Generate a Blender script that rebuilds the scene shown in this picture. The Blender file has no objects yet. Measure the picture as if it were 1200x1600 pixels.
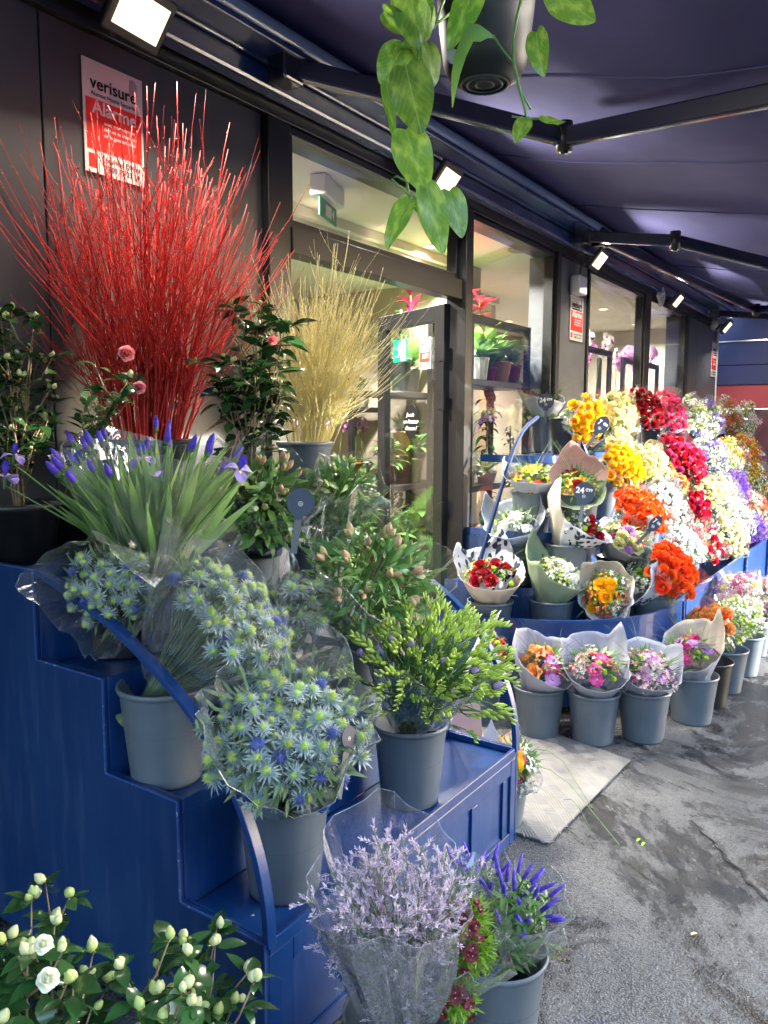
import bpy, math, random
import numpy as np
from mathutils import Vector, Matrix, Quaternion, Euler, noise
random.seed(7); np.random.seed(7)
S = bpy.context.scene
COL = S.collection
PI = math.pi
rad = math.radians

# ------------------------------------------------------------------ camera
FPX, YAW, PITCH, ROLL, CAMH = 1222.8, rad(34.44), rad(6.38), rad(.244), 1.6
def _cam_axes():
    c, s = math.cos(PITCH), math.sin(PITCH); cr, sr = math.cos(ROLL), math.sin(ROLL)
    Rx = np.array([[1,0,0],[0,c,-s],[0,s,c]]); Rz = np.array([[cr,-sr,0],[sr,cr,0],[0,0,1]])
    W = np.array([[math.sin(YAW),0,math.cos(YAW)],[-math.cos(YAW),0,math.sin(YAW)],[0,-1,0]]).T
    return Rz @ Rx @ W
CAX = _cam_axes()
cam_d = bpy.data.cameras.new('camera'); cam = bpy.data.objects.new('camera', cam_d); COL.objects.link(cam)
cam_d.sensor_fit = 'HORIZONTAL'; cam_d.sensor_width = 36; cam_d.lens = FPX/1200*36
cam_d.clip_start = .05; cam_d.clip_end = 400
m = Matrix.Identity(4)
for i in range(3):
    m[i][0] = CAX[0][i]; m[i][1] = -CAX[1][i]; m[i][2] = -CAX[2][i]
m.translation = (0, 0, CAMH)
cam.matrix_world = m
S.camera = cam

# ------------------------------------------------------------------ sky, sun, exposure
SUN_DIR = Vector((.50, -.80, .33)).normalized()          # towards the sun
w = bpy.data.worlds.new('World'); S.world = w; w.use_nodes = True
nt = w.node_tree; bg = nt.nodes['Background']
sky = nt.nodes.new('ShaderNodeTexSky'); sky.sky_type = 'NISHITA'; sky.sun_disc = False
sky.sun_elevation = math.asin(SUN_DIR.z); sky.sun_rotation = math.atan2(SUN_DIR.x, SUN_DIR.y)
sky.air_density = 1.0; sky.dust_density = 1.2; sky.ozone_density = 1.2
nt.links.new(sky.outputs[0], bg.inputs[0]); bg.inputs[1].default_value = .15
sun_d = bpy.data.lights.new('sun', 'SUN'); sun_d.energy = 3.0; sun_d.angle = rad(.5); sun_d.color = (1, .95, .88)
sun = bpy.data.objects.new('sun', sun_d); COL.objects.link(sun)
sun.rotation_euler = SUN_DIR.to_track_quat('Z', 'Y').to_euler()
sun.location = (4, -6, 8)
S.view_settings.view_transform = 'Standard'; S.view_settings.look = 'None'
S.view_settings.gamma = 1; S.view_settings.use_curve_mapping = False
S.view_settings.exposure = 3.4
S.render.engine = 'CYCLES'
cy = S.cycles
cy.use_denoising = True; cy.max_bounces = 7; cy.diffuse_bounces = 3; cy.glossy_bounces = 3
cy.transmission_bounces = 4; cy.transparent_max_bounces = 24; cy.sample_clamp_indirect = 6
cy.caustics_reflective = False; cy.caustics_refractive = False

# ------------------------------------------------------------------ photo pixel -> place in the street
def ray(px, py):
    return CAX.T @ np.array([(px-600)/FPX, (py-800)/FPX, 1.])
def at_z(px, py, z): d = ray(px, py); t = (z-CAMH)/d[2]; return Vector((d[0]*t, d[1]*t, z))
def at_y(px, py, y): d = ray(px, py); t = y/d[1]; return Vector((d[0]*t, y, CAMH+d[2]*t))
def at_x(px, py, x): d = ray(px, py); t = x/d[0]; return Vector((x, d[1]*t, CAMH+d[2]*t))
def at_d(px, py, t): d = ray(px, py); return Vector((d[0]*t, d[1]*t, CAMH+d[2]*t))
def depth(p): return float(CAX[2] @ np.array([p[0], p[1], p[2]-CAMH]))

# ------------------------------------------------------------------ mesh collecting
class MB:
    def __init__(s): s.v = []; s.f = []; s.m = []; s.n = 0
    def add(s, v, f, M=None, mi=0):
        v = np.asarray(v, dtype=float)
        if M is not None:
            A = np.array(M); v = v @ A[:3,:3].T + A[:3,3]
        s.v.append(v); n = s.n
        s.f += [tuple(i+n for i in q) for q in f]
        if isinstance(mi, (list, tuple, np.ndarray)): s.m += list(mi)
        else: s.m += [mi]*len(f)
        s.n += len(v)
    def box(s, x0, x1, y0, y1, z0, z1, mi=0, M=None):
        v = [(x0,y0,z0),(x1,y0,z0),(x1,y1,z0),(x0,y1,z0),(x0,y0,z1),(x1,y0,z1),(x1,y1,z1),(x0,y1,z1)]
        s.add(v, [(0,3,2,1),(4,5,6,7),(0,1,5,4),(1,2,6,5),(2,3,7,6),(3,0,4,7)], M, mi)
    def bar(s, a, b, w, h, mi=0, up=(0,0,1)):
        a = Vector(a); b = Vector(b); d = b-a; L = d.length; d = d/L; up = Vector(up)
        x = d.cross(up).normalized(); z = x.cross(d)
        M = Matrix(((x.x,d.x,z.x,a.x),(x.y,d.y,z.y,a.y),(x.z,d.z,z.z,a.z),(0,0,0,1)))
        s.box(-w/2, w/2, 0, L, -h/2, h/2, mi, M)
    def tube(s, pts, r, seg=6, cap=True, mi=0, M=None):
        pts = [Vector(p) for p in pts]; n = len(pts)
        if not isinstance(r, (list, tuple)): r = [r]*n
        vs = []; fs = []
        t0 = (pts[1]-pts[0]).normalized()
        a = t0.orthogonal().normalized()
        for i, p in enumerate(pts):
            t = (pts[min(i+1,n-1)]-pts[max(i-1,0)]).normalized()
            a = (a - t*a.dot(t)).normalized(); b = t.cross(a)
            for k in range(seg):
                an = 2*PI*k/seg; q = p + (a*math.cos(an)+b*math.sin(an))*r[i]
                vs.append(q[:])
        for i in range(n-1):
            for k in range(seg):
                k2 = (k+1) % seg
                fs.append((i*seg+k, i*seg+k2, (i+1)*seg+k2, (i+1)*seg+k))
        if cap:
            fs.append(tuple(range(seg-1,-1,-1))); fs.append(tuple((n-1)*seg+k for k in range(seg)))
        s.add(vs, fs, M, mi)
    def lathe(s, prof, seg=24, c=(0,0,0), mi=0, M=None, wob=None):
        vs = []; fs = []
        for j, (r, z) in enumerate(prof):
            for k in range(seg):
                an = 2*PI*k/seg; rr = r*(1+(wob(an, j) if wob else 0))
                vs.append((c[0]+rr*math.cos(an), c[1]+rr*math.sin(an), c[2]+z))
        for j in range(len(prof)-1):
            for k in range(seg):
                k2 = (k+1) % seg
                fs.append((j*seg+k, j*seg+k2, (j+1)*seg+k2, (j+1)*seg+k))
        s.add(vs, fs, M, mi)
    def poly(s, pts, thick, M=None, mi=0):            # outline in xy, thickness along z
        n = len(pts); v = [(x, y, 0) for x, y in pts]+[(x, y, thick) for x, y in pts]
        f = [tuple(range(n-1,-1,-1)), tuple(range(n, 2*n))]+[(i, (i+1) % n, n+(i+1) % n, n+i) for i in range(n)]
        s.add(v, f, M, mi)
    def mesh(s, name, mats, smooth=True):
        me = bpy.data.meshes.new(name)
        v = np.vstack(s.v) if s.v else np.zeros((0,3))
        me.from_pydata(v.tolist(), [], s.f)
        for mt in (mats if isinstance(mats, (list, tuple)) else [mats]): me.materials.append(mt)
        if max(s.m, default=0) > 0: me.polygons.foreach_set('material_index', s.m)
        if smooth: me.polygons.foreach_set('use_smooth', [True]*len(s.f))
        me.update(); return me
    def build(s, name, mats, parent=None, smooth=False, bevel=0, kind=None):
        o = link(name, s.mesh(name, mats, smooth), parent)
        if bevel:
            b = o.modifiers.new('bevel', 'BEVEL'); b.width = bevel; b.segments = 2; b.limit_method = 'ANGLE'
        if kind: o['kind'] = kind
        return o
def link(name, data, parent=None, loc=None, q=None, sc=None):
    o = bpy.data.objects.new(name, data); COL.objects.link(o)
    if parent: o.parent = parent
    if loc is not None: o.location = loc
    if q is not None: o.rotation_euler = q.to_euler()
    if sc is not None: o.scale = (sc, sc, sc) if isinstance(sc, (int, float)) else sc
    return o
def thing(name, label, cat, loc=(0,0,0), q=None, group=None):
    o = bpy.data.objects.new(name, None); COL.objects.link(o); o.location = loc; o.empty_display_size = .05
    if q is not None: o.rotation_euler = q.to_euler()
    return tag(o, label, cat, group)
def tag(o, label, cat, group=None):
    o['label'] = label; o['category'] = cat
    if group: o['group'] = group
    return o
def struct(o): o['kind'] = 'structure'; return o
def R(a, b): return random.uniform(a, b)
def dirq(d, roll=0.):
    q = Vector(d).to_track_quat('Z', 'Y'); return q @ Quaternion((0,0,1), roll)
def mat_of(loc, q, sc=1.):
    return Matrix.Translation(loc) @ q.to_matrix().to_4x4() @ Matrix.Scale(sc, 4)

# ------------------------------------------------------------------ materials
def sg(r, g, b):                                        # picture values 0-255 -> linear colour
    f = lambda c: (c/255/12.92 if c <= 10 else ((c/255+.055)/1.055)**2.4)
    return (f(r), f(g), f(b))
def mat(name, c, rough=.5, c2=None, ns=8., nd=3., lo=.35, hi=.65, bump=0., bs=40., var=0., isl=0., hue=0., trans=0., metal=0., coat=0.,
        spec=.5, emit=0., rough2=None, coord='Object', sheen=0., bd=.01):
    m = bpy.data.materials.new(name); m.use_nodes = True; t = m.node_tree; N = t.nodes; Lk = t.links
    b = N['Principled BSDF']; out = N['Material Output']
    b.inputs['Base Color'].default_value = (*c, 1); b.inputs['Roughness'].default_value = rough
    b.inputs['Metallic'].default_value = metal; b.inputs['Specular IOR Level'].default_value = spec
    b.inputs['Coat Weight'].default_value = coat; b.inputs['Coat Roughness'].default_value = .12
    if sheen: b.inputs['Sheen Weight'].default_value = sheen
    tc = N.new('ShaderNodeTexCoord'); col = None
    if c2:
        n = N.new('ShaderNodeTexNoise'); n.inputs['Scale'].default_value = ns; n.inputs['Detail'].default_value = nd
        Lk.new(tc.outputs[coord], n.inputs['Vector'])
        r = N.new('ShaderNodeMapRange'); r.inputs[1].default_value = lo; r.inputs[2].default_value = hi
        Lk.new(n.outputs[0], r.inputs[0])
        x = N.new('ShaderNodeMix'); x.data_type = 'RGBA'; x.inputs['A'].default_value = (*c, 1); x.inputs['B'].default_value = (*c2, 1)
        Lk.new(r.outputs[0], x.inputs['Factor']); col = x.outputs['Result']
        if rough2 is not None:
            rr = N.new('ShaderNodeMapRange'); rr.inputs[3].default_value = rough; rr.inputs[4].default_value = rough2
            Lk.new(r.outputs[0], rr.inputs[0]); Lk.new(rr.outputs[0], b.inputs['Roughness'])
    if var or isl or hue:
        h = N.new('ShaderNodeHueSaturation')
        if col: Lk.new(col, h.inputs['Color'])
        else: h.inputs['Color'].default_value = (*c, 1)
        src = None
        if isl: g = N.new('ShaderNodeNewGeometry'); src = g.outputs['Random Per Island']
        else: g = N.new('ShaderNodeObjectInfo'); src = g.outputs['Random']
        a = max(var, isl)
        r = N.new('ShaderNodeMapRange'); r.inputs[3].default_value = 1-a; r.inputs[4].default_value = 1+a
        Lk.new(src, r.inputs[0]); Lk.new(r.outputs[0], h.inputs['Value'])
        if hue:
            mu = N.new('ShaderNodeMath'); mu.operation = 'MULTIPLY'; mu.inputs[1].default_value = 7.31
            fr = N.new('ShaderNodeMath'); fr.operation = 'FRACT'
            Lk.new(src, mu.inputs[0]); Lk.new(mu.outputs[0], fr.inputs[0])
            r2 = N.new('ShaderNodeMapRange'); r2.inputs[3].default_value = .5-hue; r2.inputs[4].default_value = .5+hue
            Lk.new(fr.outputs[0], r2.inputs[0]); Lk.new(r2.outputs[0], h.inputs['Hue'])
        col = h.outputs[0]
    if col: Lk.new(col, b.inputs['Base Color'])
    if bump:
        n = N.new('ShaderNodeTexNoise'); n.inputs['Scale'].default_value = bs; n.inputs['Detail'].default_value = 4
        Lk.new(tc.outputs[coord], n.inputs['Vector'])
        bp = N.new('ShaderNodeBump'); bp.inputs['Strength'].default_value = bump; bp.inputs['Distance'].default_value = bd
        Lk.new(n.outputs[0], bp.inputs['Height']); Lk.new(bp.outputs[0], b.inputs['Normal'])
    if emit:
        b.inputs['Emission Color'].default_value = (*c, 1); b.inputs['Emission Strength'].default_value = emit
    if trans:
        tr = N.new('ShaderNodeBsdfTranslucent'); mx = N.new('ShaderNodeMixShader'); mx.inputs[0].default_value = trans
        if col: Lk.new(col, tr.inputs[0])
        else: tr.inputs[0].default_value = (*c, 1)
        Lk.new(b.outputs[0], mx.inputs[1]); Lk.new(tr.outputs[0], mx.inputs[2]); Lk.new(mx.outputs[0], out.inputs[0])
    return m
def scuff(m, amt=1., c=(.16,.20,.30)):                  # dust, scratches and small chips on paint or plastic
    t = m.node_tree; N = t.nodes; Lk = t.links; b = N['Principled BSDF']
    src = b.inputs['Base Color'].links[0].from_socket if b.inputs['Base Color'].links else None
    tc = N.new('ShaderNodeTexCoord'); a = N.new('ShaderNodeTexNoise'); a.inputs['Scale'].default_value = 90; a.inputs['Detail'].default_value = 6; a.inputs['Roughness'].default_value = .8
    g = N.new('ShaderNodeTexNoise'); g.inputs['Scale'].default_value = 3.5; g.inputs['Detail'].default_value = 5
    mp = N.new('ShaderNodeMapping'); mp.inputs['Scale'].default_value = (14, 14, 1.6); st = N.new('ShaderNodeTexNoise'); st.inputs['Scale'].default_value = 2; st.inputs['Detail'].default_value = 5
    for n_ in (a, g): Lk.new(tc.outputs['Object'], n_.inputs['Vector'])
    Lk.new(tc.outputs['Object'], mp.inputs[0]); Lk.new(mp.outputs[0], st.inputs['Vector'])
    def rg(s, lo, hi, o=1.):
        r = N.new('ShaderNodeMapRange'); r.inputs[1].default_value = lo; r.inputs[2].default_value = hi; r.inputs[4].default_value = o; Lk.new(s, r.inputs[0]); return r.outputs[0]
    mu = N.new('ShaderNodeMath'); mu.operation = 'MULTIPLY'; Lk.new(rg(a.outputs[0], .62, .74), mu.inputs[0]); Lk.new(rg(g.outputs[0], .50, .68), mu.inputs[1])
    ad = N.new('ShaderNodeMath'); ad.operation = 'MULTIPLY_ADD'; ad.use_clamp = True; ad.inputs[1].default_value = .55*amt; Lk.new(mu.outputs[0], ad.inputs[0]); Lk.new(rg(st.outputs[0], .50, .80, .16*amt), ad.inputs[2])
    x = N.new('ShaderNodeMix'); x.data_type = 'RGBA'; x.inputs['B'].default_value = (*c, 1); Lk.new(ad.outputs[0], x.inputs['Factor']); Lk.new(src, x.inputs['A']); Lk.new(x.outputs['Result'], b.inputs['Base Color'])
    return m
def film_mat(name, haze=.06, refl=1., tint=(1,1,1), bs=13., bump=.55):
    m = bpy.data.materials.new(name); m.use_nodes = True; t = m.node_tree; N = t.nodes; Lk = t.links
    N.remove(N['Principled BSDF']); out = N['Material Output']
    tr = N.new('ShaderNodeBsdfTransparent'); tr.inputs[0].default_value = (*tint, 1)
    gl = N.new('ShaderNodeBsdfGlossy'); gl.inputs['Roughness'].default_value = .07; gl.inputs['Color'].default_value = (1,1,1,1)
    df = N.new('ShaderNodeBsdfDiffuse'); df.inputs[0].default_value = (.75,.78,.8,1)
    fr = N.new('ShaderNodeLayerWeight'); fr.inputs[0].default_value = .5
    pw = N.new('ShaderNodeMath'); pw.operation = 'POWER'; pw.inputs[1].default_value = 4.; Lk.new(fr.outputs['Facing'], pw.inputs[0])
    mu = N.new('ShaderNodeMath'); mu.operation = 'MULTIPLY_ADD'; mu.inputs[1].default_value = refl*.9; mu.inputs[2].default_value = refl*(.075 if haze else .045); mu.use_clamp = True
    tc = N.new('ShaderNodeTexCoord'); n = N.new('ShaderNodeTexNoise'); n.inputs['Scale'].default_value = bs; n.inputs['Detail'].default_value = 3
    n.inputs['Distortion'].default_value = 1.5
    bp = N.new('ShaderNodeBump'); bp.inputs['Strength'].default_value = bump; bp.inputs['Distance'].default_value = .01
    mpp = N.new('ShaderNodeMapping'); mpp.inputs['Scale'].default_value = (1, 1, .28); Lk.new(tc.outputs['Object'], mpp.inputs[0]); Lk.new(mpp.outputs[0], n.inputs['Vector'])
    Lk.new(bp.outputs[0], gl.inputs['Normal']); Lk.new(bp.outputs[0], fr.inputs['Normal'])
    Lk.new(pw.outputs[0], mu.inputs[0])
    m1 = N.new('ShaderNodeMixShader')
    lw = N.new('ShaderNodeLayerWeight'); lw.inputs[0].default_value = .5
    p3 = N.new('ShaderNodeMath'); p3.operation = 'POWER'; p3.inputs[1].default_value = 3.2; Lk.new(lw.outputs['Facing'], p3.inputs[0])
    h3 = N.new('ShaderNodeMath'); h3.operation = 'MULTIPLY_ADD'; h3.inputs[1].default_value = haze*9; h3.inputs[2].default_value = haze; h3.use_clamp = True
    Lk.new(p3.outputs[0], h3.inputs[0]); Lk.new(h3.outputs[0], m1.inputs[0])
    vo = N.new('ShaderNodeTexVoronoi'); vo.feature = 'DISTANCE_TO_EDGE'; vo.inputs['Scale'].default_value = bs*.75
    nd_ = N.new('ShaderNodeMix'); nd_.data_type = 'VECTOR'; nd_.inputs[0].default_value = .12
    Lk.new(mpp.outputs[0], nd_.inputs['A']); Lk.new(n.outputs['Color'], nd_.inputs['B']); Lk.new(nd_.outputs['Result'], vo.inputs['Vector'])
    ad = N.new('ShaderNodeMath'); ad.operation = 'MULTIPLY_ADD'; ad.inputs[1].default_value = 1.0 if haze else 0.; Lk.new(vo.outputs['Distance'], ad.inputs[0]); Lk.new(n.outputs[0], ad.inputs[2])
    Lk.new(ad.outputs[0], bp.inputs['Height'])
    m2 = N.new('ShaderNodeMixShader')
    Lk.new(tr.outputs[0], m1.inputs[1]); Lk.new(df.outputs[0], m1.inputs[2])
    Lk.new(mu.outputs[0], m2.inputs[0]); Lk.new(m1.outputs[0], m2.inputs[1]); Lk.new(gl.outputs[0], m2.inputs[2])
    Lk.new(m2.outputs[0], out.inputs[0]); return m
M = {}
M['film'] = film_mat('cellophane', .028, 1.7)
M['film_far'] = film_mat('cellophane_far', .04, 1.6)
M['glass'] = film_mat('window_glass', .0, 1.0, (.93,.95,.95), 1.5, .02)
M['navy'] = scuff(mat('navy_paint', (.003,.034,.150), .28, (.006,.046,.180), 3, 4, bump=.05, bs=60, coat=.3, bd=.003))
M['navy_shaded'] = scuff(mat('navy_shaded_paint', (.003,.028,.110), .35, (.008,.042,.130), 2.5, 5, .4, .75, coat=.15, bump=.04, bs=30))  # darker copy of the navy paint, with the shade put into the colour
M['navy_worn'] = mat('navy_worn_edge', (.03,.08,.28), .3, (.35,.42,.55), 60, 4, .62, .72, coat=.2)
M['bucket'] = scuff(mat('grey_bucket_plastic', (.098,.122,.150), .40, (.128,.152,.176), 5, 5, bump=.04, bs=25, var=.08), .6, (.30,.32,.33))
M['bucket_dark'] = mat('black_bucket_plastic', (.012,.013,.015), .35, (.022,.022,.024), 8, 4, bump=.04, bs=20)
M['water'] = mat('bucket_water', (.01,.015,.015), .05)
M['facade'] = mat('charcoal_facade', (.062,.063,.068), .42, (.088,.087,.089), 2.2, 6, .4, .7, bump=.04, bs=20, rough2=.55)
M['facade_grey'] = mat('grey_facade', (.085,.095,.11), .4, (.12,.13,.14), 3, 5, .4, .7, bump=.03, bs=15)
M['frame'] = mat('anthracite_frame', (.007,.0075,.009), .38, (.011,.0115,.013), 4, 4, bump=.02, bs=40, spec=.35)
M['film_edge'] = film_mat('cellophane_edge', .07, 1.6)
M['black_metal'] = mat('black_metal', (.005,.005,.006), .4, (.010,.010,.012), 10, 3, spec=.35)
M['steel'] = mat('steel', (.5,.5,.5), .3, metal=1)
M['cream'] = mat('cream_plaster', (.46,.41,.34), .85, (.58,.53,.46), 2, 3)
M['cream2'] = mat('warm_wall', (.38,.33,.27), .85, (.42,.37,.31), 2, 3)
M['ceil'] = mat('cream_ceiling', (.62,.59,.52), .85, (.66,.63,.56), 1.5, 3)
M['floor_in'] = mat('shop_floor', (.16,.13,.10), .4, (.22,.18,.14), 3, 4)
M['white'] = mat('white_plastic', (.72,.71,.68), .4, (.78,.77,.74), 5, 3)
M['cassette'] = mat('blue_lacquer', (.02,.05,.16), .22, (.10,.17,.30), 1.6, 4, .45, .8, coat=.6)
M['cassette_daylit'] = mat('daylit_blue_lacquer', (.30,.46,.66), .2, (.60,.70,.80), 1.3, 4, .4, .7, coat=.5)  # paler copy of the cassette blue; daylight on the strip is in the colour
M['awning'] = mat('navy_awning_cloth', (.078,.078,.185), .95, (.090,.090,.212), 2.5, 5, .35, .65, bump=.12, bs=5, trans=.10, bd=.05, spec=.2)
M['arm'] = mat('dark_arm_lacquer', (.010,.011,.028), .2, (.016,.017,.035), 4, 3, coat=.5)
M['leaf'] = mat('leaf_green', (.070,.165,.035), .36, (.13,.25,.06), 14, 3, isl=.3, hue=.02, trans=.25)
M['leaf_mid'] = mat('leaf_mid_green', (.085,.20,.045), .33, (.16,.30,.075), 20, 3, var=.3, hue=.02, trans=.25)
M['leaf_dark'] = mat('leaf_dark_green', (.028,.085,.022), .20, (.05,.12,.032), 10, 3, var=.35, hue=.015, trans=.10, coat=.3)
M['leaf_olive'] = mat('leaf_olive', (.10,.17,.07), .45, (.16,.23,.11), 14, 3, isl=.3, hue=.02, trans=.2)
M['leaf_pale'] = mat('leaf_pale_green', (.20,.34,.08), .4, (.30,.44,.12), 18, 3, isl=.2, hue=.015, trans=.3)
M['grass'] = mat('grass_blade', (.13,.22,.07), .5, isl=.35, trans=.2)
M['stem'] = mat('stem_green', (.10,.20,.045), .45, isl=.25)
M['wood'] = mat('woody_stem', (.20,.13,.07), .7, (.30,.21,.12), 30, 3)
def petal(name, c, c2=None, var=.12, hue=.008, trans=.3, rough=.55):
    M[name] = mat(name, c, rough, c2 or tuple(min(1, x*1.25+.02) for x in c), 30, 3, var=var, hue=hue, trans=trans); return M[name]

# ------------------------------------------------------------------ leaf, petal and flower shapes
def leaf(L, W, curl=.3, n=5, fold=.15, base=.15, peak=.45, tipw=0., heart=False, twist=0.):
    v = []; f = []
    x = 0.; z = 0.; a = 0.
    for i in range(n+1):
        t = i/n
        if heart: wd = math.sqrt(max(0, math.sin(PI*min(1, (t*.93+.07))**.62)))*W/2*(1-t*.15) if t < 1 else 0
        else:
            wd = W/2*(math.sin(PI*t**(math.log(.5)/math.log(peak))) if 0 < t < 1 else 0) + W*base/2*(1-t)+W*tipw/2*t
        tw = twist*t
        v += [(-wd*math.cos(tw), x, z+fold*wd-wd*math.sin(tw)), (0, x, z), (wd*math.cos(tw), x, z+fold*wd+wd*math.sin(tw))]
        a = -curl*(t+.5/n)*1.5
        x += L/n*math.cos(a); z += L/n*math.sin(a)
    for i in range(n):
        for k in range(2):
            a0 = i*3+k; f.append((a0, a0+1, a0+4, a0+3))
    return np.array(v), f
# leaf grows along +Y with its face to +Z
def leafM(base, d, up=(0,0,1), sc=1.):
    d = Vector(d).normalized(); up = Vector(up)
    x = d.cross(up)
    if x.length < .01: x = d.orthogonal()
    x.normalize(); z = x.cross(d)
    return Matrix(((x.x*sc,d.x*sc,z.x*sc,base[0]),(x.y*sc,d.y*sc,z.y*sc,base[1]),(x.z*sc,d.z*sc,z.z*sc,base[2]),(0,0,0,1)))
def place_leaf(name, me, parent, base, d, up=(0,0,1), sc=1.):
    o = link(name, me, parent); o.matrix_local = leafM(base, d, up, sc); return o
def petal_ring(mb, n, r0, L, W, elev, curl, z, mi=0, jit=.1, phase=0., seg=3, cup=.3, peak=.6, tipw=.3):
    v, f = leaf(L, W, curl, seg, cup, .35, peak, tipw)
    for k in range(n):
        a = 2*PI*(k+phase)/n+R(-jit, jit)
        e = elev+R(-jit, jit)
        d = Vector((math.cos(a)*math.cos(e), math.sin(a)*math.cos(e), math.sin(e)))
        mb.add(v, f, leafM((math.cos(a)*r0, math.sin(a)*r0, z), d, Vector((-math.cos(a)*math.sin(e), -math.sin(a)*math.sin(e), math.cos(e))), R(.9, 1.1)), mi)
def ball(mb, r, c=(0,0,0), sx=1., sz=1., mi=0, n=6, k=8, jit=0.):
    pr = [(max(1e-4, r*math.sin(PI*i/n)*sx), -r*sz*math.cos(PI*i/n)) for i in range(n+1)]
    mb.lathe(pr, k, c, mi, wob=(lambda a, j: R(-jit, jit)) if jit else None)
def rose_mesh(name, mt, r=.026):
    mb = MB()
    ball(mb, r*.5, (0,0,r*.45), 1, 1.1, 0, 5, 8)
    for j, (n, rr, L, e, cu, z) in enumerate([(3,.12,1.25,1.45,-.25,.15),(4,.3,1.3,1.3,-.1,.05),(5,.45,1.25,1.1,.15,-.02),(5,.55,1.15,.85,.45,-.08),(5,.6,1.0,.5,.6,-.1)]):
        petal_ring(mb, n, r*rr, r*L, r*1.15, e, cu, r*z, 0, .12, j*.37, 3, .45, .6, .5)
    petal_ring(mb, 5, r*.3, r*.9, r*.3, -.1, .5, -r*.12, 1, .2)
    return mb.mesh(name, [mt, M['leaf']])
def ruffle_mesh(name, mt, r=.026, n=46, core=None):
    mb = MB(); ball(mb, r*.55, (0,0,r*.2), 1, .8, 0, 5, 8)
    v, f = leaf(r*.62, r*.5, .5, 2, .5, .5, .7, .8)
    for i in range(n):
        t = (i+.5)/n; ph = math.acos(1-1.35*t); a = i*2.39996+R(-.2, .2)
        d = Vector((math.sin(ph)*math.cos(a), math.sin(ph)*math.sin(a), math.cos(ph)+.15)).normalized()
        mb.add(v, f, leafM(d*r*.42+Vector((0,0,r*.1)), d, Vector((R(-1,1),R(-1,1),R(-1,1))).normalized(), R(.85,1.15)), 0)
    return mb.mesh(name, [mt])
def daisy_mesh(name, mt, mc, r=.03, n=18):
    mb = MB(); petal_ring(mb, n, r*.2, r*.85, r*.26, .25, .25, 0, 0, .08, 0, 2, .1, .6, .4)
    petal_ring(mb, n-4, r*.15, r*.6, r*.24, .6, .2, .002, 0, .1, .5, 2, .1, .6, .4)
    ball(mb, r*.24, (0,0,r*.08), 1, .5, 1, 4, 8, .1); return mb.mesh(name, [mt, mc])
def pom_mesh(name, mt, r=.014):
    mb = MB(); ball(mb, r, (0,0,0), 1, .85, 0, 6, 10, .12); return mb.mesh(name, [mt])
def lily_mesh(name, mt, mc, r=.028):
    mb = MB(); petal_ring(mb, 6, r*.08, r*1.2, r*.55, .75, .7, 0, 0, .1, 0, 4, .3, .55, .05)
    for k in range(4): mb.tube([(0,0,0), (R(-.3,.3)*r, R(-.3,.3)*r, r*.9)], r*.03, 3, True, 1)
    return mb.mesh(name, [mt, mc])
def cluster_mesh(name, mts, r=.04, n=28, fr=.007, stemmat=None):
    mb = MB(); v, f = leaf(fr, fr*.8, .3, 1, .3, .4, .6, .5)
    for i in range(n):
        p = Vector((R(-1,1), R(-1,1), R(-.7,1)));
        if p.length > 1: p.normalize()
        p *= r
        mi = random.randrange(len(mts)-1)
        for k in range(5):
            a = 2*PI*k/5+R(-.2, .2); d = Vector((math.cos(a), math.sin(a), .5)) + p.normalized()*.4
            mb.add(v, f, leafM(p, d.normalized(), p.normalized()), mi)
        mb.tube([(0,0,-r), p], .0008, 3, False, len(mts)-1)
    return mb.mesh(name, mts)
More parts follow.
